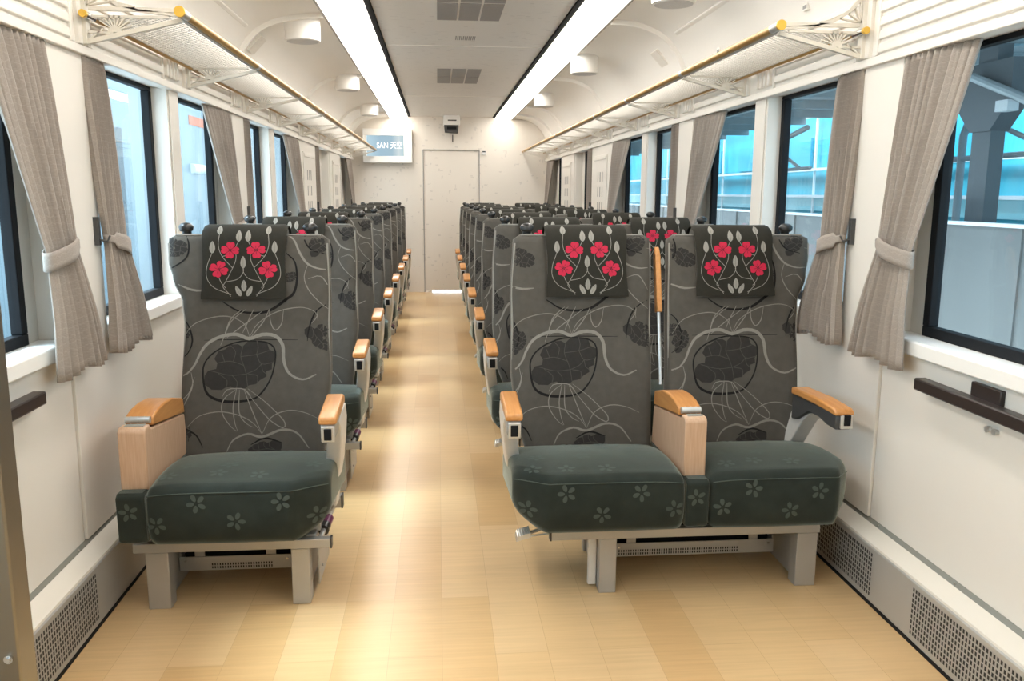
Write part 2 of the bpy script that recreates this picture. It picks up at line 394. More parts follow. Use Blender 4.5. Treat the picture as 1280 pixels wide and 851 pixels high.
for side, nm in ((-1, 'left'), (1, 'right')):
    bm = new()
    bx(bm, side, 0, -.10, Y0, Y1, 0, ZS)
    bx(bm, side, 0, -.10, Y0, Y1, ZF, 1.95)
    edges = [Y0] + [q for w in WIN for q in w[:2]] + [Y1]
    for a, b in zip(edges[::2], edges[1::2]): bx(bm, side, 0, -.10, a, b, ZS, ZF)
    for (y0, y1, g0, g1) in WIN:
        if g0 > y0 + .01: bx(bm, side, -.07, -.10, y0, g0, ZS, ZF)
        if g1 < y1 - .01: bx(bm, side, -.07, -.10, g1, y1, ZS, ZF)
    w = struct(obj('wall_' + nm, bm, M['wall'], bevel=.003))
    # raised cover panels: pilasters between the windows and lower panels with seams
    bm = new()
    for a, b in ((.40, .49), (1.57, 1.68), (2.60, 2.885), (4.80, 5.085)):
        bx(bm, side, .012, 0, a, b, .235, ZF)
    bx(bm, side, .006, 0, 3.735, 3.855, ZS, ZF); bx(bm, side, .006, 0, 5.885, 6.025, ZS, ZF)
    for a, b in ((Y0, .4), (.49, 1.57), (1.68, 2.595), (2.885, 4.795), (5.09, 7.0), (7.0, 8.0), (8.0, 8.97), (8.97, 9.96), (9.96, 11.3)):
        bx(bm, side, .005, 0, a + .002, b - .002, .235, ZS - .05)
    trim(bm, M['wall'], bevel=.003)
    # cabinet like panels with slot vents between the far windows
    for (a, b) in ((7.02, 7.94), (8.99, 9.93)):
        bm = new()
        bx(bm, side, .012, 0, a, b, .90, ZF, 0)
        bx(bm, side, .020, .01, a + .18, b - .12, .92, 1.64, 0)
        bx(bm, side, .026, .018, a + .20, b - .14, 1.60, 1.625, 0)
        for k in range(3):
            for j in range(3):
                y = (a + b) / 2 - .11 + k * .10; z = 1.15 + j * .13
                bx(bm, side, .0215, .019, y, y + .03, z, z + .085, 1)
        trim(bm, [M['wall'], M['vent']], bevel=.002)
    # sill ledges
    for (y0, y1, g0, g1) in WIN:
        bm = new(); bx(bm, side, .028, -.10, y0 - .02 if y0 > 2.6 else y0, y1 + .0, ZS - .045, ZS + .002)
        trim(bm, M['sill'], bevel=.006)
    # windows
    for (y0, y1, g0, g1) in WIN:
        nwin += 1
        bm = new(); f = .034
        zt = ZF + .02
        for (a, b, c, d) in ((g0, g1, ZS, ZS + f), (g0, g1, ZF - .016, ZF), (g0, g0 + f, ZS + f, ZF - .016), (g1 - f, g1, ZS + f, ZF - .016)):
            bx(bm, side, -.062, -.095, a, b, c, d)
        fr = struct(obj('window_%d' % nwin, bm, M['black'], bevel=.003))
        bm = new(); bx(bm, side, -.078, -.084, g0 + .01, g1 - .01, ZS + .01, ZF - .005)
        obj('window_pane', bm, M['glass'], fr, smooth=False)
    # fascia with relief mouldings
    bm = new()
    bx(bm, side, .028, -.02, Y0, Y1, 1.722, 1.75); bx(bm, side, .018, -.02, Y0, Y1, 1.75, 1.945); bx(bm, side, .03, -.02, Y0, Y1, 1.93, 1.95)
    def slats(a, b, zs):
        for z in zs: prism(bm, [(mx(side, q), zz) for q, zz in ((.016, z - .018), (.027, z - .015), (.025, z + .012), (.016, z + .019))], 'y', a, b)
        bx(bm, side, .028, .016, a - .018, a, 1.75, 1.93); bx(bm, side, .028, .016, b, b + .018, 1.75, 1.93)
    slats(Y0, 2.74, (1.773, 1.815, 1.857, 1.90))
    br = [2.83, 3.93, 5.07, 6.10, 7.10, 8.10, 9.10, 10.10, 11.10]
    for a, b in zip(br, br[1:]):
        slats(a + .07, b - .33 if a < 6 else b - .14, (1.785, 1.845, 1.90))
        for k in range(4): bx(bm, side, .034, .016, b - .29 + k * .045, b - .29 + k * .045 + .022, 1.765, 1.90) if a < 6 else None
        bx(bm, side, .032, .016, b - .035, b + .035, 1.75, 1.945)
    bx(bm, side, .032, .016, 2.79, 2.865, 1.75, 1.945)
    trim(bm, M['fascia'], bevel=.003)
    # heater cover along the floor
    bm = new()
    prism(bm, [(mx(side, q), z) for q, z in ((0, 0), (.072, 0), (.072, .188), (.066, .196), (0, .222))], 'y', Y0, Y1, 0)
    bx(bm, side, .0745, .07, Y0, Y1, .0, .012, 2)
    for (a, b) in ((.3, 1.1), (1.30, 2.215) if side > 0 else (1.3, 2.5), (2.44, 3.3) if side > 0 else (2.95, 3.8), (4.1, 5.0), (5.6, 6.5), (7.2, 8.0)):
        if a > 3.4 or b < 1.2: continue
        for k in range(int((b - a) / .014)):
            for j in range(9):
                y = a + k * .014; z = .030 + j * .0165
                v = [bm.verts.new((mx(side, .0728), yy, zz)) for yy, zz in ((y, z), (y + .0078, z), (y + .0078, z + .0115), (y, z + .0115))]
                bm.faces.new(v).material_index = 1
    struct(obj('baseboard_' + nm, bm, [M['heater'], M['perf'], M['black']], smooth=False))
    bm = new()
    prism(bm, [(mx(side, q), z) for q, z in ((-.01, .19), (.069, .191), (.067, .199), (.002, .224))], 'y', Y0, Y1 - .01)
    trim(bm, M['ledge'])
    bm = new(); prism(bm, [(mx(side, q), z) for q, z in ((-.01, .215), (.011, .2205), (.004, .236), (-.01, .24))], 'y', Y0, Y1 - .01)
    for k in range(20):
        tube(bm, [(mx(side, .004), .85 + k * .42, .228), (mx(side, .012), .85 + k * .42, .229)], .004, 6, 1)
    trim(bm, [M['grey_strip'], M['chrome']])

# ceiling: centre panel, coves and the black light troughs
bm = new()
box(bm, -.335, .725, Y0, Y1, ZC, ZC + .03, 0)
for side in (-1, 1):
    P = cove_pts(side); out = [(x + side * .03 if i > 2 else x, z + .03) for i, (x, z) in enumerate(P)]
    n = len(P)
    prev = None
    for i, (x, z) in enumerate(P):
        cur = [bm.verts.new((x, Y0, z)), bm.verts.new((x, Y1, z))]
        if prev: bm.faces.new((prev[0], cur[0], cur[1], prev[1])).material_index = 1
        prev = cur
    a, b = (-.335, -.37) if side < 0 else (.725, .76)
    box(bm, min(a, b) , max(a, b), Y0, Y1, ZC - .006, ZC + .04, 2)
    box(bm, min(a, a + side * .004), max(a, a + side * .004), Y0, Y1, ZC - .008, ZC + .03, 2)
box(bm, XL - .1, XR + .1, Y0, Y1, 2.36, 2.40, 1)
struct(obj('ceiling', bm, [M['ceil'], M['cove'], M['trough']], smooth=True))
# panel seams on the ceiling
for y in (3.25, 5.95, 8.95):
    bm = new(); box(bm, -.33, .72, y, y + .008, ZC - .003, ZC + .001); trim(bm, M['cove'])
# arched ribs across the coves
for side in (-1, 1):
    for y in (2.5, 4.9, 7.3, 9.65, 10.62):
        bm = new(); P = cove_pts(side)
        for (w0, w1, d) in ((0, .03, .026), (.03, .085, .012)):
            prev = None
            for i, (x, z) in enumerate(P):
                t = V((P[min(i + 1, len(P) - 1)][0] - P[max(i - 1, 0)][0], P[min(i + 1, len(P) - 1)][1] - P[max(i - 1, 0)][1])).normalized()
                nrm = V((t.y, -t.x)) * (1 if side > 0 else -1)
                if nrm.y > 0: nrm = -nrm
                q = V((x, z)) + nrm * d
                cur = [bm.verts.new(c) for c in ((x, y + w0, z), (q.x, y + w0 + .003, q.y), (q.x, y + w1 - .003, q.y), (x, y + w1, z))]
                if prev:
                    for k in range(3): bm.faces.new((prev[k], cur[k], cur[k + 1], prev[k + 1]))
                prev = cur
        trim(bm, M['cove'], angle=50)
    # long slim moulding on the near cove bay
    bm = new(); x, z = (-1.0, 2.162) if side < 0 else (1.32, 2.168)
    prism(bm, [(x, z - .004), (x - side * .018, z + .006), (x - side * .016, z + .018), (x + side * .01, z + .02)], 'y', Y0, 4.76)
    trim(bm, M['cove'], bevel=.003)
# small grilles and fittings on the coves
for (x, y, z, s, side) in ((-1.015, 5.08, 2.135, .055, -1), (1.362, 5.24, 2.125, .055, 1)):
    bm = new(); n = V((side * .72, 0, .69)); t = V((-.69 * side, 0, .72))
    c = V((x, y, z)) - n * .016
    P = [c + t * a + V((0, b, 0)) for a, b in ((-s, -s), (s, -s), (s, s * 1.6), (-s, s * 1.6))]
    a_ = [bm.verts.new(p) for p in P]; b_ = [bm.verts.new(p + n * .02) for p in P]
    bm.faces.new(a_)
    for k in range(4): bm.faces.new((a_[k], a_[(k + 1) % 4], b_[(k + 1) % 4], b_[k]))
    o = obj('cove_grille', bm, mat('pale beige mesh', (.76, .72, .65), .6, noise=.15, nscale=300), org=(x, y, z))
    tag(o, 'small square beige grille on the curved ceiling above the %s luggage rack' % ('left' if side < 0 else 'right'), 'grille')
for (x, y, z, wh) in ((1.415, 3.3, 2.018, 'nearer of two small dark latch fittings above the right luggage rack'), (1.415, 4.32, 2.018, 'farther of two small dark latch fittings above the right luggage rack')):
    bm = new(); box(bm, x - .004, x + .01, y - .022, y + .022, z - .016, z + .016, 0); box(bm, x - .006, x, y - .015, y + .015, z - .010, z + .003, 1)
    tag(obj('latch_fitting', bm, [M['fascia'], M['vent']], org=(x, y, z)), wh, 'fitting', 'latch fittings')

# end wall with the sliding door
DX0, DX1, DZ = -.182, .553, 1.862
bm = new()
box(bm, XL - .1, DX0, Y1, Y1 + .08, 0, 2.4); box(bm, DX1, XR + .1, Y1, Y1 + .08, 0, 2.4); box(bm, DX0, DX1, Y1, Y1 + .08, DZ, 2.4)
struct(obj('wall_back', bm, M['paper']))
bm = new(); box(bm, DX0, DX1, Y1 + .012, Y1 + .05, .026, DZ)
dr = struct(obj('door_1', bm, M['paper'], bevel=.002))
bm = new(); box(bm, DX0, DX0 + .10, Y1 + .01, Y1 + .06, .0, .026); obj('threshold', bm, M['chrome'], dr)
bm = new()
box(bm, DX0 - .004, DX0 + .006, Y1 - .006, Y1 + .03, 0, DZ); box(bm, DX1 - .006, DX1 + .004, Y1 - .006, Y1 + .03, 0, DZ); box(bm, DX0, DX1, Y1 - .006, Y1 + .03, DZ - .005, DZ + .006)
trim(bm, M['vent'])
# wall behind the camera
bm = new(); box(bm, XL - .1, XR + .1, Y0 - .08, Y0, 0, 2.4); struct(obj('wall_front', bm, M['wall']))

# ------------------------------------------------------------------ ceiling lights
for side, nm in ((-1, 'left'), (1, 'right')):
    x0, x1 = (-.612, -.372) if side < 0 else (.762, .982)
    t = thing('ceiling_light', 'long lit strip light running down the %s side of the ceiling' % nm, 'light', ((x0 + x1) / 2, 5, 2.28))
    ORG = V(t.location)
    yy = .2
    while yy < Y1 - .25:
        ln = min(1.18, Y1 - .07 - yy)
        bm = new(); prism(bm, [(x0 + .01, 2.262), (x0 + .06, 2.250), (x1 - .06, 2.250), (x1 - .01, 2.262), (x1 - .01, 2.285), (x0 + .01, 2.285)], 'y', yy + .006, yy + ln - .006)
        obj('diffuser', bm, M['lamp'], t); yy += 1.18
    bm = new()
    xo = x0 if side < 0 else x1 - .014
    box(bm, xo, xo + .014, .15, Y1, 2.252, 2.29)
    obj('light_rail', bm, mat('grey light rail', (.34, .32, .29), .4, metal=.4, noise=.02), t, bevel=.003)
    bm = new(); box(bm, x0, x1, .15, Y1, 2.288, 2.30)
    obj('light_housing', bm, M['cove'], t)
    ORG = V((0, 0, 0))

# drum speakers
for i, (x, y, lb) in enumerate(((-.745, 5.05, 'nearest white drum under the left cove'), (-.735, 7.35, 'middle white drum under the left cove'), (-.735, 9.65, 'farthest white drum under the left cove by the screen'),
                     (1.06, 3.9, 'nearest white drum under the right cove, at the top edge'), (1.045, 6.15, 'middle white drum under the right cove'), (1.045, 8.45, 'farthest white drum under the right cove'))):
    t = thing('drum_speaker', lb, 'speaker', (x, y, 2.14), 'drum speakers')
    bm = new(); lathe(bm, (0, 0, 0), [(.09, .002), (.097, .004), (.098, .02), (.098, .16)], 40); obj('housing', bm, M['drum'], t)
    bm = new(); lathe(bm, (0, 0, 0), [(.086, -.001), (.088, .004)], 40); obj('speaker_face', bm, M['drum_face'], t)

# ceiling vents
def vent(y0, y1, lb):
    t = thing('ceiling_vent', lb, 'vent', (.18, (y0 + y1) / 2, ZC), 'air vents in the ceiling')
    h = (y1 - y0 - .03) / 2
    for j in range(2):
        for k in range(3):
            x = .008 + k * .122; y = y0 + j * (h + .03)
            bm = new(); box(bm, x - .178 - .002, x + .108 - .178, y - (y0 + y1) / 2, y + h - (y0 + y1) / 2, -.004, .004)
            obj('vent_panel', bm, M['vent'], t)
vent(4.19, 5.08, 'nearer ceiling air vent of six dark mesh squares, at the top edge')
vent(7.02, 7.9, 'farther ceiling air vent of six dark mesh squares, nearer the end wall')
bm = new()
for k in range(11):
    x = .125 + k * .012
    box(bm, x, x + .006, 5.59, 5.72, ZC - .002, ZC + .002)
tag(obj('slot_grille', bm, M['vent'], org=(.19, 5.65, ZC)), 'small slotted grille in the ceiling between the two air vents', 'grille')

# ------------------------------------------------------------------ end wall equipment
t = thing('wall_screen', 'white framed information screen on the end wall, lit pale blue', 'screen', (-.635, Y1, 1.69))
bm = new(); x0, x1, z0, z1 = -.312, .315, 0, .425
box(bm, x0, x1, -.11, 0, z0, .082); box(bm, x0, x1, -.11, 0, .342, z1); box(bm, x0, -.262, -.11, 0, .082, .342); box(bm, .208, x1, -.11, 0, .082, .342)
box(bm, x0, x1, -.02, 0, .05, .37)
obj('casing', bm, M['sill'], t, bevel=.004)
bm = new(); box(bm, -.262, .208, -.095, -.09, .082, .342); so = obj('display', bm, M['screen'], t)
cu = bpy.data.curves.new('lettering', 'FONT'); cu.body = 'SAN 天空'; cu.size = .098; cu.extrude = .001; cu.offset = .0012
tmp = bpy.data.objects.new('lettering', cu); C.objects.link(tmp)
bpy.context.view_layer.update()
me = bpy.data.meshes.new_from_object(tmp.evaluated_get(bpy.context.evaluated_depsgraph_get()))
bpy.data.objects.remove(tmp)
xs = [v.co.x for v in me.vertices]; w_ = max(xs) - min(xs)
lo = bpy.data.objects.new('lettering', me); C.objects.link(lo); lo.parent = so
me.materials.clear(); me.materials.append(M['text'])
for p_ in me.polygons: p_.material_index = 0
for v in me.vertices:
    v.co = V(((v.co.x - min(xs)) * .325 / w_ - .135, -.0965 - v.co.z, v.co.y + .185))
lo['label'] = 'white lettering'

t = thing('ceiling_camera', 'white boxed camera unit with dark lens hood over the end door', 'camera', (.19, 11.12, 2.06))
bm = new(); box(bm, -.105, .105, -.06, .19, .10, .224); obj('casing', bm, M['sill'], t, bevel=.008)
bm = new(); prism(bm, [(-.088, .012), (.088 - .01, .0), (.088, .10), (-.098, .10)], 'y', -.055, .10); obj('lens_hood', bm, M['dark_grey'], t, bevel=.006)
bm = new(); box(bm, -.06, .06, -.062, -.058, .045, .08); obj('lens', bm, M['black'], t)
bm = new(); box(bm, -.05, .06, -.062, -.059, .15, .165); obj('marking_plate', bm, M['dark_grey'], t)
bm = new(); box(bm, -.005, .005, -.012, 0, -.055, .035)
tag(obj('wall_slot', bm, M['black'], org=(0, 0, 0)), 'short black upright bar on the end wall under the camera', 'bar').location = (.205, Y1, 2.02)
bm = new(); box(bm, .585, .64, Y1 - .015, Y1 + .002, 1.80, 1.855, 0); box(bm, .592, .633, Y1 - .018, Y1 - .01, 1.835, 1.85, 1); box(bm, .592, .633, Y1 - .018, Y1 - .01, 1.808, 1.815, 1)
tag(obj('door_sensor', bm, [M['alu'], M['black']], org=(.61, Y1, 1.80)), 'small switch plate on the end wall right of the door top', 'switch')

# ------------------------------------------------------------------ near post and wall rails
bm = new(); box(bm, -1.10, -.7575, 1.47, 1.53, .0, 2.25); 
t = thing('door_post', 'brown grey metal post at the left edge of the view', 'post', (-.9, 1.5, 0)); ORG = V(t.location)
obj('post_panel', bm, M['post'], t, bevel=.004)
bm = new(); tube(bm, [(-.775, 1.465, .478), (-.775, 1.47, .478)], .008, 14); tube(bm, [(-.775, 1.461, .478), (-.775, 1.466, .478)], .005, 6); obj('bolt', bm, M['chrome'], t)
ORG = V((0, 0, 0))
for side, nm, y1 in ((-1, 'left', 2.33), (1, 'right', 2.335)):
    t = thing('wall_rail', 'dark brown bar along the wall under the nearest %s window' % nm, 'rail', (mx(side, 0), 1.5, .76), 'wall rails'); ORG = V(t.location)
    bm = new(); bx(bm, side, .050, .012, .75, y1, .738, .774); obj('bar', bm, M['rail_black'], t, bevel=.005)
    bm = new(); bx(bm, side, .014, .004, .80, y1 - .05, .745, .768); obj('backing', bm, M['rail_black'], t)
    if side > 0:
        bm = new(); bx(bm, side, .018, .004, 1.99, 2.115, .77, .812); obj('latch_plate', bm, M['rail_black'], t, bevel=.003)
    ORG = V((0, 0, 0))
bm = new()
for y in (2.035, 2.005): tube(bm, [(mx(1, .0), y, .70), (mx(1, .018), y, .70)], [.006, .009], 12)
tube(bm, [(mx(1, .012), 2.005, .70), (mx(1, .012), 2.035, .70)], .004, 8)
tag(obj('coat_hook', bm, M['alu'], org=(mx(1, 0), 2.02, .70)), 'tiny metal catch on the right wall below the rail', 'hook')

# ------------------------------------------------------------------ luggage racks
def bracket(bm, side):
    X = lambda d: mx(side, d)
    T = .013
    def bar(p, q, w, t0=-T / 2, t1=T / 2):
        a = V((X(p[0]), p[1])); b = V((X(q[0]), q[1])); d = (b - a).normalized(); n = V((-d.y, d.x)) * w / 2
        prism(bm, [tuple(a + n), tuple(b + n), tuple(b - n), tuple(a - n)], 'y', t0, t1)
    ZR = 1.847
    bar((.034, 1.753), (.034, 1.985), .020, -.016, .016)
    bar((.03, 1.757), (.325, ZR - .018), .013, -.009, .009)
    bar((.05, ZR + .012), (.33, ZR + .010), .012)
    bar((.05, ZR - .012), (.29, ZR - .010), .008)
    bar((.19, 1.856), (.325, ZR - .005), .008)
    # fan in the lower triangle
    c = (.125, 1.795)
    for k in range(9):
        a = math.radians(20 + k * 17.5); bar(c, (c[0] + .05 * math.cos(a) * 1.1, c[1] + .042 * math.sin(a) * 1.1), .0038)
    arc = [(X(c[0] + .02 * math.cos(math.radians(a))), c[1] - .006 + .018 * math.sin(math.radians(a))) for a in range(0, 181, 30)]
    prism(bm, arc, 'y', -T / 2 - .001, T / 2 + .001)
    bar((.045, 1.79), (.12, 1.788), .007); bar((.045, 1.765), (.09, 1.80), .004)
    # upper quarter fan
    c = (.046, 1.868)
    up = [(.036, 1.98), (.055, 1.94), (.09, 1.90), (.14, 1.872), (.19, 1.862)]
    for p, q in zip(up, up[1:]): bar(p, q, .012)
    for q in ((.052, 1.94), (.07, 1.918), (.092, 1.897), (.12, 1.88)): bar(c, q, .0038)
BR = [2.83, 3.93, 5.07, 6.10, 7.10, 8.10, 9.10, 10.10, 11.10]
for side, nm in ((-1, 'left'), (1, 'right')):
    t = thing('luggage_rack', 'long mesh luggage rack with brass rods along the %s wall' % nm, 'luggage rack', (mx(side, 0), 2.83, 1.75), 'luggage racks')
    ORG = V(t.location)
    xf = mx(side, .33); xb = mx(side, .05); zr = 1.849; zb = 1.835
    bm = new(); tube(bm, [(xf, 2.80, zr), (xf, 11.30, zr)], .0125, 16, 0)
    ro = obj('front_rod', bm, M['brass'], t)
    bm = new(); tube(bm, [(xf, 2.792, zr), (xf, 2.802, zr)], [.0165, .0165], 20, 0); obj('end_cap', bm, M['brass_cap'], ro)
    bm = new(); tube(bm, [(xf, 2.802, zr), (xf, 2.87, zr)], .0142, 16)
    for y in BR[1:]: tube(bm, [(xf, y - .02, zr), (xf, y + .02, zr)], .0142, 16)
    tube(bm, [(xf + side * .012, 2.83, zr - .012), (xf + side * .012, 11.25, zr - .012)], .0055, 8)
    obj('rod_sleeve', bm, M['alu'], ro)
    bm = new(); tube(bm, [(xb, 2.79, zb), (xb, 11.30, zb)], .009, 12); bo = obj('back_rod', bm, M['brass'], t)
    bm = new(); tube(bm, [(xb, 2.775, zb), (xb, 2.79, zb)], .0115, 16); obj('end_cap', bm, M['brass_cap'], bo)
    bm = new(); tube(bm, [(xb, 2.79, zb), (xb, 2.86, zb)], .0105, 12); obj('rod_sleeve', bm, M['chrome'], bo)
    bm = new(); bracket(bm, side)
    bmesh.ops.translate(bm, verts=bm.verts, vec=V((0, BR[0], 0)))
    b0 = obj('bracket', bm, M['ironwork'], t, smooth=False)
    for y in BR[1:]:
        b1 = b0.copy(); C.objects.link(b1); b1.location.y = y - BR[0]
    # woven mesh: crossing wires in each bay
    for a, b in zip(BR, BR[1:]):
        bm = new(); L_ = b - a; wd = .265; x0 = mx(side, .058); s = -side
        def wire(p, q, r=.0015):
            p = V(p); q = V(q); d = (q - p).normalized(); n = d.cross(V((0, 0, 1))) * r
            v = [bm.verts.new(k) for k in (p - n, p + n, p + V((0, 0, r * 1.6)), q - n, q + n, q + V((0, 0, r * 1.6)))]
            for f in ((0, 1, 4, 3), (1, 2, 5, 4), (2, 0, 3, 5)): bm.faces.new([v[k] for k in f])
        st = .026 if a < 6 else (.027 if a < 8 else .036)
        n_ = int((L_ + wd) / st)
        for k in range(n_):
            for sg in (1, -1):
                c = k * st
                ya, yb = (c, c - wd)
                u0, u1 = 0, wd
                if c > L_: u0 = c - L_
                if c - wd < 0: u1 = c
                if u1 - u0 < .005: continue
                pa = (u0, c - u0); pb = (u1, c - u1)
                if sg < 0: pa = (u0, L_ - pa[1]); pb = (u1, L_ - pb[1])
                zz = lambda u: 1.835 + .006 * u / wd
                wire((x0 + s * pa[0], a + pa[1], zz(pa[0])), (x0 + s * pb[0], a + pb[1], zz(pb[0])))
        for u in (0, wd): tube(bm, [(x0 + s * u, a, 1.836), (x0 + s * u, b, 1.836)], .0028, 6)
        obj('wire_mesh', bm, M['mesh_wire'], t, smooth=False)
    ORG = V((0, 0, 0))

# ------------------------------------------------------------------ curtains
def curtain(side, yt, ym, yb, label, grp, flip):
    """yt, ym, yb: (pilaster side y, window side y) at the top, at the tieback and at the hem"""
    ycen = (yt[0] + yt[1]) / 2
    t = thing('curtain', label, 'curtain', (mx(side, 0), ycen, .79), grp); global ORG; ORG = V(t.location)
    NZ, NS, F = 40, 110, 11; zt, zm, zb = 1.722, 1.135, (.885 if flip else .79)
    bm = new(); uvl = bm.loops.layers.uv.new('UVMap'); grid = []
    for j in range(NZ + 1):
        z = zt + (zb - zt) * j / NZ
        if z > zm:
            q = (zt - z) / (zt - zm); a = yt[0] + (ym[0] - yt[0]) * q; b = yt[1] + (ym[1] - yt[1]) * q ** 1.15; amp = .021 - .009 * q
        else:
            q = (zm - z) / (zm - zb); a = ym[0] + (yb[0] - ym[0]) * q ** .9; b = ym[1] + (yb[1] - ym[1]) * q ** .9; amp = .012 + .010 * q
        dep = -.005 + (.015 if flip else .062) * min(1, max(0, (zt - z) / .78)) ** .8
        row = []
        for i in range(NS + 1):
            s = i / NS
            ss = s + .012 * math.sin(s * 17 + ycen)
            fl = 1 if s < .78 else max(.15, 1 - (s - .78) * 4)
            w = math.sin(2 * PI * F * ss) + .35 * math.sin(2 * PI * F * 2.07 * ss + 1 + z * 1.5)
            y = a + (b - a) * s + .004 * math.sin(2 * PI * F * ss + 1.3)
            row.append((bm.verts.new((mx(side, dep + amp * w * fl), y, z - (.012 * math.sin(s * 9) if j == NZ else 0))), (s * .62, z)))
        grid.append(row)
    for j in range(NZ):
        for i in range(NS):
            q = (grid[j][i], grid[j][i + 1], grid[j + 1][i + 1], grid[j + 1][i])
            f = bm.faces.new([k[0] for k in q])
            for l, k in zip(f.loops, q): l[uvl].uv = k[1]
    o = obj('drape', bm, M['curtain'], t, angle=80)
    md = o.modifiers.new('thick', 'SOLIDIFY'); md.thickness = .002
    bm = new(); uvl = bm.loops.layers.uv.new('UVMap')
    c = (ym[0] + ym[1]) / 2; hw = abs(ym[1] - ym[0]) / 2 + .008; n = 36; A = []; 
    sgn = 1 if ym[1] > ym[0] else -1
    for k in range(n):
        an = 2 * PI * k / n; yy = hw * math.cos(an); dd = (.006 if flip else .046) + (.018 if flip else .030) * math.sin(an)
        sl = -.022 * math.cos(an) * sgn
        hh = .026 if math.cos(an) * sgn > -.75 else .012
        A.append([(bm.verts.new((mx(side, dd + .002 * math.sin(an * 5)), c + yy, zm + sl + h_ * hh)), (k * .012, h_ * .03)) for h_ in (-1, -.5, 0, .5, 1)])
    for k in range(n):
        for j in range(4):
            q = (A[k][j], A[(k + 1) % n][j], A[(k + 1) % n][j + 1], A[k][j + 1]); f = bm.faces.new([e[0] for e in q])
            for l, e in zip(f.loops, q): l[uvl].uv = e[1]
    o = obj('tieback', bm, M['curtain'], t, angle=80); md = o.modifiers.new('thick', 'SOLIDIFY'); md.thickness = .003
    bm = new(); yh = ym[0] - sgn * .012
    bx(bm, side, .028, .0, yh - .009, yh + .009, zm + .0, zm + .09)
    tube(bm, [(mx(side, .02), yh, zm + .02), (mx(side, .05), yh, zm + .012), (mx(side, .055), yh + sgn * .01, zm + .03)], .004, 8)
    obj('tieback_hook', bm, M['dark_grey'], t, bevel=.002); ORG = V((0, 0, 0))
specs = [((2.575, 2.245), (2.60, 2.415), (2.705, 2.385), 'nearest'),
         ((2.835, 3.06), (2.85, 3.02), (2.81, 3.165), 'second'),
         ((4.735, 4.27), (4.77, 4.59), (4.86, 4.58), 'third'),
         ((5.065, 5.27), (5.08, 5.28), (5.02, 5.40), 'fourth'),
         ((6.96, 6.44), (6.98, 6.80), (7.07, 6.78), 'fifth'),
         ((8.0, 8.22), (8.0, 8.22), (7.97, 8.34), 'sixth'),
         ((11.16, 10.72), (11.18, 11.0), (11.22, 10.98), 'farthest')]
for side, nm in ((-1, 'left'), (1, 'right')):
    for a, b, c, w in specs:
        curtain(side, a, b, c, 'taupe tied-back curtain, %s from the camera on the %s wall' % (w, nm), 'tied curtains', w in ('fourth', 'sixth'))

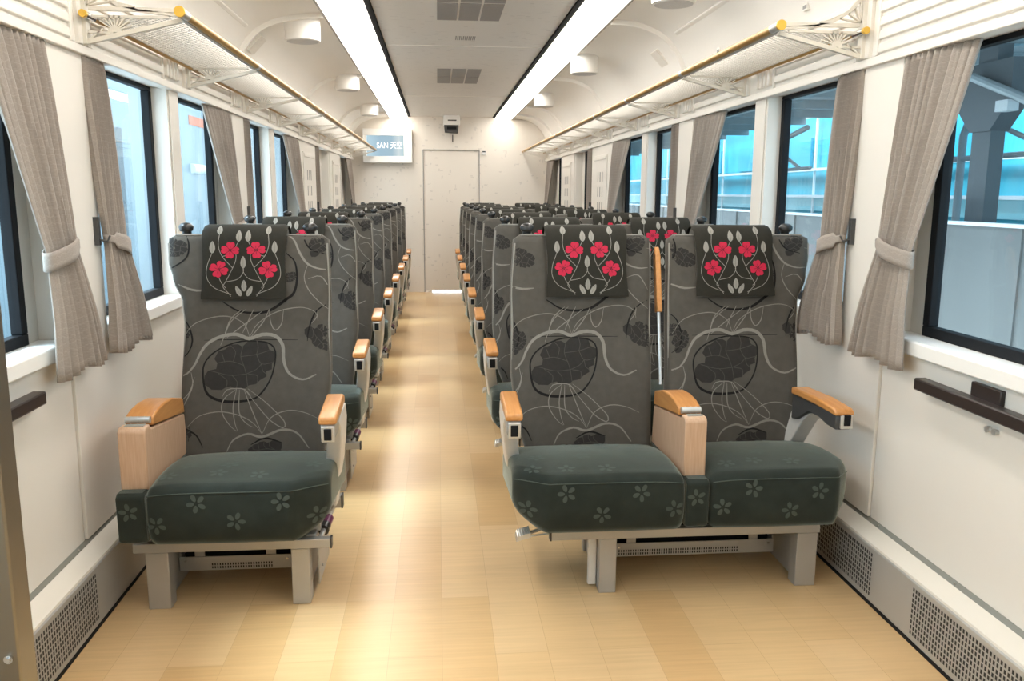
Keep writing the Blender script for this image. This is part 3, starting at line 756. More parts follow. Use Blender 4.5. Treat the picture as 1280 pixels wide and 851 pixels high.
# ------------------------------------------------------------------ seats
ZB, YB, ZT, YT = .36, 2.93, 1.165, 3.12
SL = math.hypot(YT - YB, ZT - ZB); TY, TZ = (YT - YB) / SL, (ZT - ZB) / SL   # up direction of the back
TH = .095
def bk(x, s, n):      # point in the back frame; n forward (towards the sitter)
    return V((x, YB + TY * s - TZ * n, ZB + TZ * s + TY * n))
def make_back(xl, xr, anchor, root, dbl=False):
    bm = new(); NV, NU = 44, 16; rings = []
    for j in range(NV + 1):
        v = j / NV; s = SL * v
        a, b = lerp_tab(xl, v), lerp_tab(xr, v)
        e = .0; thk = TH * (1 - .25 * v); nf = 0
        # rounding at the top and bottom rim
        R = .028; d = min(s, SL - s)
        if d < R:
            e = R - math.sqrt(max(0, R * R - (R - d) ** 2))
        c = (a + b) / 2; hw = (b - a) / 2 - e * .8
        thk2 = thk / 2 - e * .75
        bow = .012 * math.sin(PI * min(1, v / .55)) + (.008 * math.sin(PI * (v - .6) / .4) if v > .6 else 0)
        ring = []
        pts = []
        for k in range(NU + 1):
            u = -1 + 2 * k / NU; uu = math.copysign(abs(u) ** .75, u)
            pts.append((uu, 1))
        for k in range(1, 5): pts.append((1, 1 - 2 * k / 5))
        for k in range(NU + 1):
            u = 1 - 2 * k / NU; uu = math.copysign(abs(u) ** .75, u); pts.append((uu, -1))
        for k in range(1, 5): pts.append((-1, -1 + 2 * k / 5))
        for (u, w) in pts:
            rr = .03; px = u * hw; pn = w * thk2
            # rounded rectangle
            ex = max(0, abs(px) - (hw - rr)); en = max(0, abs(pn) - (thk2 - rr))
            l = math.hypot(ex, en)
            if l > rr:
                f = rr / l; px = math.copysign((hw - rr) + ex * f, px) if ex > 0 else px; pn = math.copysign((thk2 - rr) + en * f, pn) if en > 0 else pn
            front = max(0, w)
            dish = (bow - .010 * (1 - (px / hw) ** 2) * (1 if v < .62 else .5)) * front
            ring.append(bm.verts.new(bk(c + px, s, pn - TH / 2 + dish)))
        rings.append(ring)
    n = len(rings[0])
    for i in range(NV):
        for k in range(n): bm.faces.new((rings[i][k], rings[i][(k + 1) % n], rings[i + 1][(k + 1) % n], rings[i + 1][k]))
    bm.faces.new(rings[0]); bm.faces.new(rings[-1])
    bmesh.ops.recalc_face_normals(bm, faces=bm.faces)
    PX = .00287
    fr = lambda u, v: bk(anchor + (u - 300) * PX, SL * 1.0 - (v - 288) * .00281, 0)
    fr2 = lambda u, v: fr(u / PX, v / PX)
    P = Projector(bm, fr2, -bk(0, 0, 1) + bk(0, 0, 0), .35)
    pat = new()
    z4 = lambda pts: [((130 + x / 3.152) * PX, (250 + y / 3.152) * PX) for x, y in pts]
    z5 = lambda pts: [((130 + x / 2.933) * PX, (480 + y / 2.933) * PX) for x, y in pts]
    DK, LT, BK = 1, 2, 3
    PO = [(405, 695), (418, 675), (448, 668), (452, 645), (440, 628), (455, 598), (480, 590), (500, 572), (528, 570), (545, 580), (565, 560), (600, 556), (640, 566), (648, 592), (672, 604), (670, 635), (660, 650), (660, 672), (638, 680), (640, 700), (615, 715), (600, 730), (572, 735), (560, 746), (525, 750), (505, 738), (485, 742), (470, 752), (432, 750), (418, 738), (403, 728)]
    PV = [[(548, 575), (540, 620), (552, 655), (562, 690), (568, 738)], [(540, 620), (600, 612), (650, 596)], [(450, 645), (500, 638), (552, 655)], [(430, 676), (500, 694), (560, 690)], [(620, 650), (600, 672), (562, 690)],
          [(600, 612), (620, 650), (662, 645)], [(455, 685), (490, 715), (486, 742)], [(508, 694), (528, 720), (525, 748)], [(570, 690), (605, 698), (604, 728)], [(480, 642), (468, 605)], [(600, 556), (606, 585), (600, 612)], [(620, 650), (625, 678), (640, 690)], [(512, 638), (520, 600), (500, 575)]]
    def peo(cx, cy, k, rot=0):
        c, s_ = math.cos(rot) * k, math.sin(rot) * k
        f = lambda q: [(cx + (x - 540) * c - (y - 655) * s_, cy + (x - 540) * s_ + (y - 655) * c) for x, y in q]
        P.blob(pat, z4(f(PO)), .0006, DK, 4)
        for q in PV: P.ribbon(pat, z4(f(q)), .0022 * (.6 + .4 * k), .0012, 4, False, .01)
    peo(540, 655, 1)
    ov = [(510, 566), (560, 557), (640, 565), (672, 600), (665, 680), (640, 740), (600, 785), (540, 798), (470, 795), (420, 770), (402, 720), (400, 660), (420, 620), (460, 588), (510, 566)]
    P.ribbon(pat, z4(ov), .0055, .0010, BK, False); P.ribbon(pat, z4(ov[5:12]), .010, .0011, BK)
    band = [(308, 697), (340, 685), (368, 650), (385, 610), (412, 568), (460, 540), (520, 530), (570, 548), (620, 532), (670, 538), (700, 575), (706, 640), (728, 690), (780, 715), (832, 695)]
    P.ribbon(pat, z4(band), .013, .0012, LT)
    thin = [[(318, 545), (360, 490), (430, 462), (500, 460), (552, 490), (572, 542)], [(572, 542), (600, 492), (650, 455), (710, 432), (780, 425), (828, 445), (838, 480)],
            [(478, 525), (500, 470), (545, 430)], [(545, 525), (570, 470), (590, 430)], [(572, 548), (625, 480), (650, 430)], [(648, 432), (655, 490), (672, 515), (695, 490), (705, 430)],
            [(462, 575), (475, 540), (500, 480), (560, 430)], [(480, 548), (540, 500), (620, 440)], [(800, 250), (785, 300), (800, 350), (840, 400), (888, 440)],
            [(800, 310), (850, 300), (888, 360)], [(888, 185), (930, 190), (960, 210)], [(355, 680), (362, 730), (345, 780), (320, 830)], [(368, 700), (350, 760), (310, 800)], [(812, 490), (835, 460), (838, 430)]]
    for p in thin: P.ribbon(pat, z4(p), .0036, .0014, LT)
    P.ribbon(pat, z4([(690, 120), (740, 145), (768, 205), (800, 250), (850, 270), (890, 268)]), .008, .0014, LT)
    P.ribbon(pat, z4([(300, 328), (335, 345), (372, 355), (420, 352)]), .008, .0012, LT)
    for q in ((278, 180, .42, .5), (842, 165, .40, -.6), (858, 545, .52, .9), (308, 528, .30, .3), (728, 302, .22, 0), (300, 900, .5, 1.2), (625, 1010, .55, 3.1)) + (((372, 225, .42, .8), (350, 575, .36, -.7)) if dbl else ()): peo(*q)
    for p in ([(318, 118), (338, 160), (335, 215), (300, 250), (252, 272)], [(788, 112), (785, 150), (812, 190), (868, 208)], [(885, 405), (840, 432), (815, 470), (800, 520), (796, 560)],
              [(305, 455), (338, 490), (356, 555), (340, 605), (312, 625)]):
        P.ribbon(pat, z4(p), .006, .0010, BK)
    P.ribbon(pat, z4([(715, 205), (748, 240), (757, 310), (745, 365), (720, 388), (640, 440), (540, 440), (470, 400)]), .010, .0010, BK)
    for p in ([(490, 22), (445, 60), (440, 110), (470, 160), (492, 178)], [(490, 22), (478, 90), (485, 150), (495, 178)], [(500, 25), (500, 110), (525, 150), (552, 165)], [(515, 22), (548, 110), (578, 185)],
              [(530, 22), (590, 70), (640, 120), (662, 150), (655, 168), (610, 140), (560, 80), (520, 25)], [(440, 50), (455, 25), (490, 20), (520, 25), (540, 50)],
              [(320, 158), (360, 120), (430, 105), (500, 120), (550, 150), (580, 190)], [(580, 190), (612, 130), (670, 105), (730, 112), (780, 135)]):
        P.ribbon(pat, z5(p), .0036, .0014, LT)
    P.ribbon(pat, z5([(455, 252), (478, 210), (530, 188), (580, 200), (650, 175), (705, 188), (748, 245)]), .009, .0012, LT)
    P.ribbon(pat, z5([(540, 228), (590, 205), (650, 222)]), .007, .0010, BK); P.ribbon(pat, z5([(285, 122), (308, 160), (350, 190), (372, 235)]), .006, .0010, BK)
    P.ribbon(pat, z4([(400, 553), (560, 551), (760, 555)]), .0035, .0005, BK)
    merge(bm, pat)
    o = obj('backrest', bm, [M['fab'], M['fab_dark'], M['fab_line'], M['fab_black'], M['fab_vein']], root, angle=60)
    o['label'] = 'grey patterned backrest'
    # painted-in light along the rim: pale edging round the front outline
    bm = new(); path = []
    for q, rev in ((xl, 0), (xr, 1)):
        pp = []
        for j in range(2, 43):
            v = j / 44; x = lerp_tab(q, v); inset = .010 * (1 if not rev else -1)
            pp.append(bk(x + inset * .6, SL * v, -.020 - TH * .125 * v * .0))
        tube(bm, pp, .0042, 6)
    cx0, cx1 = lerp_tab(xl, 1), lerp_tab(xr, 1)
    tube(bm, [bk(cx0 + .03, SL - .006, -.026), bk(cx1 - .03, SL - .006, -.026)], .0042, 6)
    obj('edge_highlight', bm, M['edge_glint'], o)
    return o
def make_cloth(x0, x1, root):
    prof = [(.585, .012), (.62, .014), (.70, .018), (.78, .018), (.815, .012), (.845, -.006), (.862, -.034), (.862, -.062), (.848, -.088), (.80, -.096), (.66, -.088)]
    P2 = bez(prof, .012)
    bm = new(); N = 22; rows = []
    for p in P2:
        row = []
        for k in range(N + 1):
            u = k / N; edge = min(u, 1 - u)
            flare = .006 * math.sin(p.x * 23 + 1) * (1 if u > .5 else -1) * abs(u - .5) * 2
            x = x0 + (x1 - x0) * u + flare * .5
            lift = -.006 * (1 - min(1, edge / .10)) ** 2 * (1 if p.x > .6 and p.y > -.03 else 0) + .0025 * math.sin(u * 9 + p.x * 12)
            row.append(bm.verts.new(bk(x, p.x - (.006 if edge < .02 else 0) * (p.x > .84), p.y + lift)))
        rows.append(row)
    for j in range(len(rows) - 1):
        for k in range(N): bm.faces.new((rows[j][k], rows[j][k + 1], rows[j + 1][k + 1], rows[j + 1][k]))
    bmesh.ops.recalc_face_normals(bm, faces=bm.faces)
    cx = (x0 + x1) / 2; S = (x1 - x0) / 338.0
    fr = lambda u, v: bk(cx + u, v, 0)
    P = Projector(bm, fr, bk(0, 0, 0) - bk(0, 0, 1), .2)
    pat = new(); top = .853
    sx = lambda x, y: ((x - 549) * S, top - (y - 92) * .267 / 338)
    ln = lambda pts, w=.0019: P.ribbon(pat, [sx(*p) for p in pts], w, .0016, 2, False, .008)
    half = [[(450, 138), (447, 190), (463, 240), (505, 292)], [(531, 170), (518, 200), (519, 250), (505, 292), (478, 350), (466, 378), (490, 408), (501, 432)],
            [(422, 225), (403, 285), (402, 335), (430, 380), (498, 412)], [(450, 335), (460, 360), (476, 382)], [(548, 292), (548, 312), (525, 342), (478, 354)], [(463, 240), (478, 236)]]
    for p in half:
        ln(p); ln([(1097 - x, y) for x, y in p])
    def leaf(x, y, h, w, tilt=0):
        c, s_ = math.cos(tilt), math.sin(tilt)
        pts = []
        for k in range(14):
            a = 2 * PI * k / 14; px = w / 2 * math.sin(a) * (1 - .25 * math.cos(a)) if True else 0; py = -h / 2 * math.cos(a)
            px *= abs(math.sin(a)) ** .35
            pts.append(sx(x + px * c - py * s_, y + px * s_ + py * c))
        P.blob(pat, pts, .0020, 2, 2)
        P.ribbon(pat, [sx(x + .42 * h * s_, y - .42 * h * c), sx(x - .42 * h * s_, y + .42 * h * c)], .0013, .0027, 5, False, .02)
    for (x, y, h) in ((450, 117, 44), (423, 198, 56), (530, 147, 54)):
        leaf(x, y, h, 23); leaf(1097 - x, y, h, 23)
    leaf(548, 267, 56, 22); leaf(550, 372, 52, 22); leaf(527, 396, 50, 20, -.42); leaf(573, 396, 50, 20, .42)
    for (x, y, rot) in ((495, 212, .1), (600, 212, -.1), (450, 298, .35), (647, 300, -.25)):
        for q in range(4):
            a = rot + q * PI / 2; pts = []
            for k in range(16):
                th = 2 * PI * k / 16; r = 17.5 * (1 - .20 * max(0, math.cos(th)) ** 10 * 2)
                px, py = 23 + r * 1.05 * math.cos(th), r * math.sin(th)
                if math.cos(th) < 0: py *= (1 - .35 * abs(math.cos(th)))
                pts.append(sx(x + px * math.cos(a) - py * math.sin(a), y + px * math.sin(a) + py * math.cos(a)))
            P.blob(pat, pts, .0020, 3, 2)
            P.ribbon(pat, [sx(x + 6 * math.cos(a), y + 6 * math.sin(a)), sx(x + 20 * math.cos(a), y + 20 * math.sin(a))], .0025, .0027, 4, True, .006)
        P.blob(pat, [sx(x + 5 * math.cos(k), y + 5 * math.sin(k)) for k in range(6)], .0028, 4, 1)
    merge(bm, pat)
    o = obj('headrest_cloth', bm, [M['cloth'], M['cloth'], M['leaf_print'], M['red'], M['red_dark'], M['leaf_vein']], root, angle=70)
    o['label'] = 'charcoal headrest cloth printed with four red flowers'
    return o
def make_headpad(x0, x1, root):
    bm = new()
    prism(bm, [(.64, 0), (.80, .004), (.838, -.008), (.853, -.034), (.853, -.062), (.84, -.082), (.64, -.08)], 'x', x0 + .004, x1 - .004)
    for v in bm.verts: v.co = bk(v.co.x, v.co.y, v.co.z)
    obj('headrest_pad', bm, M['fab'], root, bevel=.004)
def make_cushion(x0, x1, ch, side, root, nm='cushion', yb=2.985, rear=0):
    """ch: chamfer width; side -1 chamfered at x0, +1 at x1"""
    W = x1 - x0
    def yf(x):
        d = (x - x0) if side < 0 else (x1 - x)
        y = 2.495 + .006 * (2 * (x - x0) / W - 1) ** 2
        if d < ch: y += .085 * ((ch - d) / ch) ** 1.05
        return y
    def zb(x):
        d = (x - x0) if side < 0 else (x1 - x)
        return .246 + (.06 * ((ch - d) / ch) ** 1.5 if d < ch else 0)
    def top(x, y):
        q = (y - 2.5) / .48
        return .421 + .036 * math.sin(PI * min(1, max(0, q * .62 + .12))) - .056 * max(0, q) ** 2 - .010 * (2 * (x - x0) / W - 1) ** 4
    bm = new(); NU, NV = 44, 26; R = .03
    us = [.5 - .5 * math.cos(PI * i / NU) * (1 if True else 1) for i in range(NU + 1)]
    # profile: under rim -> front face -> crease -> top -> back
    prof = []
    for k in range(9): prof.append(('f', k / 8))
    for k in range(1, 5): prof.append(('c', k / 4))
    for k in range(1, NV): prof.append(('t', k / (NV - 1)))
    prof.append(('b', 0))
    rows = []
    for u in us:
        x = x0 + W * u
        e = min(u, 1 - u) * W
        rnd = 0 if e > R else R - math.sqrt(max(0, R * R - (R - e) ** 2))
        row = []
        f0 = yf(x) + rnd * .6; zz = zb(x) + rnd * .7
        crease_z = top(x, 2.5) - .022 - rnd * .8
        for kind, t in prof:
            if kind == 'f':
                y = f0 + .006 * (1 - t) ** 1.5 - .005 * math.sin(PI * t) + .010 * (1 - t) ** 6; z = zz + (crease_z - zz) * t
            elif kind == 'c':
                y = f0 + .026 * (t - .3 * (1 - t) * t); z = crease_z + (top(x, 2.53) - rnd * .8 - crease_z) * math.sin(t * PI / 2)
            elif kind == 't':
                ys = f0 + .026; y = ys + (yb - ys) * t; z = top(x, y) - rnd * .8
            else: y, z = yb, .28
            row.append(bm.verts.new((x, y, z)))
        rows.append(row)
    n = len(prof)
    for i in range(NU):
        for k in range(n - 1): bm.faces.new((rows[i][k], rows[i + 1][k], rows[i + 1][k + 1], rows[i][k + 1]))
        bm.faces.new((rows[i][n - 1], rows[i + 1][n - 1], rows[i + 1][0], rows[i][0]))
    for r in (rows[0], rows[-1]): bm.faces.new(r)
    bmesh.ops.recalc_face_normals(bm, faces=bm.faces)
    rnd_ = random.Random(int(x0 * 1000) + 5)
    pat = new()
    Pt = Projector(bm, lambda u, v: V((u, v, .55)), (0, 0, -1), .5)
    Pf = Projector(bm, lambda u, v: V((u, 2.40, v)), (0, 1, 0), .35)
    def flower(P, x, y, r):
        a0 = rnd_.random() * 6
        for k in range(5):
            a = a0 + k * 2 * PI / 5; pts = []
            for q in range(10):
                th = 2 * PI * q / 10; px = r * .60 + r * .40 * math.cos(th); py = r * .24 * math.sin(th) * (1 + .2 * math.cos(th))
                pts.append((x + px * math.cos(a) - py * math.sin(a), y + px * math.sin(a) + py * math.cos(a)))
            P.blob(pat, pts, .0022, 1, 1)
    for j in range(4):
        for i in range(4):
            if (i + j) % 4 == 3 and W > .2: continue
            x = x0 + W * (i + .5 + .28 * (j % 2)) / 4.3; y = 2.575 + j * .105 + rnd_.uniform(-.02, .02); flower(Pt, x + rnd_.uniform(-.02, .02), y, .030)
    for i in range(5):
        flower(Pf, x0 + W * (i + .35) / 4.6 + rnd_.uniform(-.01, .01), .345 + (.03 if i % 2 else -.03) + rnd_.uniform(-.01, .01), .030)
    # seam along the front crease
    for i in range(NU):
        pass
    merge(bm, pat)
    o = obj(nm, bm, [M['seat_grn'], M['seat_flw']], root, angle=75)
    o['label'] = 'dark green velour seat cushion'
    bm = new(); pp = []
    for i in range(3, NU - 2):
        x = x0 + W * us[i]; pp.append((x, yf(x) - .001, top(x, 2.5) - .0205))
    tube(bm, pp, .0016, 5); obj('seam', bm, M['seat_flw'], o)
    return o
def make_block(x0, x1, root):
    bm = new(); prism(bm, [(2.505, .262), (2.515, .252), (2.98, .252), (2.98, .405), (2.515, .412), (2.500, .400)], 'x', x0, x1)
    pat = new()
    bmesh.ops.recalc_face_normals(bm, faces=bm.faces)
    P = Projector(bm, lambda u, v: V((u, 2.40, v)), (0, 1, 0), .35)
    for k in range(5):
        a = .5 + k * 2 * PI / 5; pts = []
        for q in range(10):
            th = 2 * PI * q / 10; r = .030; px = r * .60 + r * .40 * math.cos(th); py = r * .24 * math.sin(th)
            pts.append(((x0 + x1) / 2 - .005 + px * math.cos(a) - py * math.sin(a), .355 + px * math.sin(a) + py * math.cos(a)))
        P.blob(pat, pts, .0008, 1, 1)
    o = obj('cushion_side_block', bm, [M['seat_grn'], M['seat_flw']], root, bevel=.010)
    o2 = obj('flower_motif', pat, M['seat_flw'], o)
def make_console(x0, x1, root):
    bm = new(); prism(bm, [(2.551, .408), (2.551, .590), (2.562, .603), (2.60, .603), (2.61, .588), (2.95, .545), (2.97, .40)], 'x', x0, x1)
    o = obj('console_box', bm, M['wood_box'], root, bevel=.005); o['label'] = 'pale beech console box'
    bm = new()
    prism(bm, [(2.628, .592), (2.628, .618), (2.68, .631), (2.75, .636), (2.83, .630), (2.94, .602), (2.95, .548)], 'x', x0 - .002, x1 + .002)
    c = obj('console_lid', bm, M['wood_cap'], root, bevel=.005); c['label'] = 'orange wooden lid'
    bm = new(); tube(bm, [(x0 + .004, 2.618, .612), (x1 - .004, 2.618, .612)], .011, 12)
    for k in range(1, 4): tube(bm, [(x0 + (x1 - x0) * k / 4 - .001, 2.618, .612), (x0 + (x1 - x0) * k / 4 + .001, 2.618, .612)], .0118, 12)
    obj('hinge', bm, M['alu'], c)
    bm = new(); box(bm, x0 + .014, x1 - .010, 2.572, 2.598, .600, .6045); obj('recess_plate', bm, M['grey_strip'], o)
def make_arm(x0, x1, side, root, window=False):
    """wood capped arm. side: -1 arm left of its seat, +1 right (outer side)"""
    t_ = root
    if not window:
        cap = [(2.505, .615), (2.506, .634), (2.52, .642), (2.60, .650), (2.72, .660), (2.745, .652), (2.745, .625), (2.62, .616)]
        y0, body = 2.505, [(2.512, .566), (2.512, .615), (2.72, .625), (2.72, .60), (2.62, .585), (2.60, .566)]
    else:
        cap = [(2.55, .600), (2.55, .614), (2.565, .622), (2.70, .627), (2.90, .618), (2.90, .592), (2.70, .600)]
        y0, body = 2.55, [(2.556, .552), (2.556, .601), (2.90, .597), (2.90, .50), (2.85, .51), (2.76, .56), (2.68, .562), (2.62, .552)]
    bm = new(); prism(bm, cap, 'x', x0, x1)
    c = obj('arm_cap', bm, M['wood_cap'], t_, bevel=.006); c['label'] = 'orange wooden arm cap'
    bm = new(); prism(bm, body, 'x', x0 + .006, x1 - .006)
    b = obj('arm_body', bm, M['dark_grey'] if window else M['frame_paint'], t_, bevel=.005)
    bm = new(); box(bm, x0 + .008, x1 - .006 if not window else x1 - .006, y0 - .001, y0 + .02, .560, .610) if not window else box(bm, x1 - .045, x1 - .004, y0 - .001, y0 + .02, .556, .602)
    k = obj('socket_plate', bm, M['alu'], b, bevel=.003)
    xc = (x0 + x1) / 2 if not window else x1 - .024
    bm = new(); box(bm, xc - .011, xc + .012, y0 - .004, y0 + .002, .567, .603); s = obj('socket', bm, M['black'], b, bevel=.002)
    # curved support panel down to the frame
    bm = new(); m = (x0 + x1) / 2; w = (x1 - x0) / 2 - .004
    P = [(2.60, .60, 2.80, .612, 0), (2.655, .56, 2.83, .56, 0), (2.70, .50, 2.85, .49, -.006), (2.75, .42, 2.875, .40, -.018), (2.80, .33, 2.90, .32, -.034), (2.83, .235, 2.92, .225, -.045)]
    if window: P = [(a_ + .17, b_ - .05, c_ + .10, d_ - .05, e_ + .012) for a_, b_, c_, d_, e_ in P]
    prev = None
    for (ya, za, yb_, zb_, dx) in P:
        xx = m + side * dx
        cur = [bm.verts.new(q) for q in ((xx - w, ya, za), (xx + w, ya, za), (xx + w, yb_, zb_), (xx - w, yb_, zb_))]
        if prev:
            for i in range(4): bm.faces.new((prev[i], prev[(i + 1) % 4], cur[(i + 1) % 4], cur[i]))
        else: bm.faces.new(cur)
        prev = cur
    bm.faces.new(prev)
    obj('arm_support', bm, M['white_metal'], t_, bevel=.004, angle=50)
def make_knob(x, root):
    bm = new(); c = bk(x, SL - .01, -.055)
    lathe(bm, c, [(.0165, -.01), (.016, .024), (.017, .028)], 18)
    c2 = c + V((0, -.007, .026))
    pr = [(.0, -.004), (.020, -.003), (.0235, .001), (.0245, .006), (.0235, .013), (.0205, .019), (.015, .0245), (.008, .0275), (.0001, .0285)]
    lathe(bm, c2, [(max(r, .0002), z) for r, z in pr], 20)
    for v in bm.verts:
        if v.co.z > c.z + .033: v.co.x = c2.x + (v.co.x - c2.x) * 1.15
    obj('grab_knob', bm, M['black_soft'], root, angle=50)
def make_frame(x0, x1, legs, root, aisle):
    bm = new()
    box(bm, x0, x1, 2.572, 2.60, .194, .224); box(bm, x0 + .01, x1 - .005, 2.93, 2.965, .190, .235)
    box(bm, (x0 + .05), (x0 + .08), 2.60, 2.93, .20, .23); box(bm, (x1 - .08), (x1 - .05), 2.60, 2.93, .20, .23)
    box(bm, x0 + .04, x1 - .04, 2.64, 2.96, .224, .255)
    obj('seat_frame', bm, M['frame_paint'], root, bevel=.002)
    xx = x1 if aisle > 0 else x0
    for (ya, yb_, dx) in ((2.571, 2.601, 0), (2.929, 2.966, -.004 * aisle)):
        bm = new(); box(bm, xx - .003 + dx, xx + .003 + dx, ya, yb_, (.193 if ya < 2.6 else .189), (.225 if ya < 2.6 else .236)); obj('frame_end_cap', bm, M['dark_grey'], root)
    for (a, b) in legs:
        bm = new(); box(bm, a, b, 2.583, 2.64, 0, .190)
        box(bm, b - .018 if aisle < 0 else a, b if aisle < 0 else a + .018, 2.64, 2.93, .004, .190) if False else None
        box(bm, (a + b) / 2 - .012, (a + b) / 2 + .012, 2.64, 2.92, .0, .190)
        box(bm, a + .005, b - .005, 2.92, 2.955, 0, .190)
        obj('leg', bm, M['frame_paint'], root, bevel=.003)
def make_tray(x0, x1, root, s0, s1):
    bm = new(); 
    box(bm, x0, x1, 2.752, 2.757, .050, .098, 0); box(bm, x0, x1, 2.757, 2.95, .052, .056, 0); box(bm, x1 - .004, x1, 2.757, 2.95, .052, .11, 0); box(bm, x0, x0 + .004, 2.757, 2.95, .052, .11, 0)
    for xx in (x0 + .05, x1 - .09): box(bm, xx, xx + .032, 2.756, 2.760, .095, .192, 0)
    n = int((s1 - s0) / .0085)
    for k in range(n):
        for j in range(2):
            xx = s0 + k * .0085; z = .056 + j * .011
            bm.faces.new([bm.verts.new(q) for q in ((xx, 2.7512, z), (xx + .0045, 2.7512, z), (xx + .0045, 2.7512, z + .008), (xx, 2.7512, z + .008))]).material_index = 1
    for xx in (x0 + .02, x1 - .02): tube(bm, [(xx, 2.748, .085), (xx, 2.753, .085)], .004, 8, 2)
    tr = obj('under_seat_tray', bm, [M['frame_paint'], M['perf'], M['chrome']], root, smooth=False)
    bm = new(); box(bm, x0 + .01, x1 - .01, 2.78, 2.93, .060, .16)
    obj('control_unit', bm, M['black'], tr, bevel=.004)

SIDE_L = [(0, -.905), (.3, -.912), (.6, -.905), (.70, -.912), (.80, -.945), (.88, -.962), (1, -.966)]
def build_single():
    t = thing('train_seat', '', 'seat', (-.65, 2.75, 0), 'single seats left of the aisle')
    global ORG; ORG = V(t.location)
    make_back(SIDE_L, [(0, -.418), (.2, -.402), (.4, -.388), (.7, -.390), (1, -.396)], -.7075, t)
    make_headpad(-.835, -.543, t); make_cloth(-.835, -.543, t)
    make_cushion(-.886, -.345, .105, 1, t)
    make_block(-.972, -.888, t); make_console(-.970, -.888, t)
    make_arm(-.366, -.311, 1, t)
    make_knob(-.905, t); make_knob(-.465, t)
    make_frame(-.957, -.349, [(-.925, -.855), (-.477, -.419)], t, 1)
    make_tray(-.875, -.50, t, -.77, -.56)
    bm = new(); tube(bm, [(-.385, 2.60, .215), (-.372, 2.93, .225)], .008, 10); g = obj('gas_spring', bm, M['alu'], t)
    bm = new(); tube(bm, [(-.381, 2.70, .218), (-.378, 2.76, .220)], .016, 14); obj('spring_collar', bm, M['purple'], g)
    bm = new(); tube(bm, [(-.383, 2.66, .217), (-.381, 2.70, .218)], .018, 14); obj('spring_cap', bm, M['black_soft'], g)
    bm = new(); box(bm, -.405, -.40, 2.66, 2.90, .03, .19); tube(bm, [(-.398, 2.70, .15), (-.392, 2.70, .15)], .005, 8); tube(bm, [(-.398, 2.70, .08), (-.392, 2.70, .08)], .005, 8)
    obj('side_plate', bm, M['frame_paint'], t, bevel=.002)
    ORG = V((0, 0, 0)); return t
def build_double():
    t = thing('double_train_seat', '', 'seat', (.80, 2.75, 0), 'double seats right of the aisle')
    global ORG; ORG = V(t.location)
    make_back([(0, .315), (.2, .275), (.4, .262), (.7, .264), (1, .278)], [(0, .777), (.5, .787), (1, .797)], .455, t, True)
    make_back([(0, .83), (.5, .848), (1, .861)], [(0, 1.335), (.5, 1.350), (.68, 1.358), (.80, 1.395), (.9, 1.41), (1, 1.415)], 1.065, t, True)
    for a, b in ((.397, .697), (.958, 1.255)): make_headpad(a, b, t); make_cloth(a, b, t)
    make_cushion(.230, .776, .105, -1, t); make_cushion(.858, 1.350, .075, 1, t)
    make_block(.780, .854, t); make_console(.781, .853, t)
    make_arm(.201, .255, -1, t); make_arm(1.275, 1.340, 1, t, True)
    make_knob(.332, t); make_knob(1.33, t)
    make_frame(.355, 1.262, [(.519, .576), (1.19, 1.261)], t, -1)
    make_tray(.60, 1.18, t, .62, 1.06)
    # upright folded centre arm between the two backs
    bm = new(); tube(bm, [bk(.822, .26, -.03), bk(.822, .57, -.03)], .0065, 10); g = obj('table_stay', bm, M['alu'], t)
    bm = new(); prism(bm, [(.53, -.055), (.53, -.015), (.74, -.02), (.78, -.04), (.74, -.06)], 'x', .813, .833)
    for v in bm.verts: v.co = bk(v.co.x, v.co.y, v.co.z)
    obj('folded_table_edge', bm, M['wood_cap'], t, bevel=.004)
    # turning pedal at the aisle end
    bm = new(); tube(bm, [(.36, 2.68, .205), (.32, 2.655, .197), (.285, 2.64, .193)], .006, 8)
    tube(bm, [(.36, 2.62, .200), (.29, 2.625, .190)], .003, 6)
    g = obj('pedal_arm', bm, M['alu'], t)
    bm = new(); prism(bm, [(.246, .180), (.25, .196), (.292, .208), (.296, .194)], 'y', 2.605, 2.665)
    for k in range(6): prism(bm, [(.252 + k * .007, .196 + k * .002), (.255 + k * .007, .202 + k * .002), (.258 + k * .007, .198 + k * .002)], 'y', 2.604, 2.666)
    obj('pedal', bm, M['alu'], g)
    bm = new(); box(bm, .490, .517, 2.625, 2.645, .012, .190); obj('leg_cover', bm, M['white_metal'], t, bevel=.002)
    bm = new(); box(bm, .42, .515, 2.82, 2.92, .10, .190, 0)
    for k in range(4): tube(bm, [(.462, 2.817, .116 + k * .019), (.462, 2.822, .116 + k * .019)], .0055, 10, 1)
    obj('control_box', bm, [M['frame_paint'], M['perf']], t)
    ORG = V((0, 0, 0)); return t
ORD = ['front', 'second', 'third', 'fourth', 'fifth', 'sixth', 'seventh', 'last and farthest']
PITCH = 1.05
single = build_single(); double = build_double()
for i in range(8):
    s = single if i == 0 else copy_tree(single); d = double if i == 0 else copy_tree(double)
    if i:
        s.location = (-.65, 2.75 + PITCH * i, 0); d.location = (.80, 2.75 + PITCH * i, 0)
    s['label'] = 'single grey patterned seat, %s in the row left of the aisle' % ORD[i]
    d['label'] = 'double grey patterned seat, %s in the row right of the aisle' % ORD[i]

# ------------------------------------------------------------------ outside
bm = new(); box(bm, -14, XL - .3, -8, 40, -1.0, -.6); tag(obj('platform', bm, M['ground']), 'pale station platform outside the left windows', 'platform')
bm = new(); box(bm, XR + .3, 30, -8, 60, -1.6, -1.2); tag(obj('track_ground', bm, M['ground']), 'pale ground outside the right windows', 'ground')
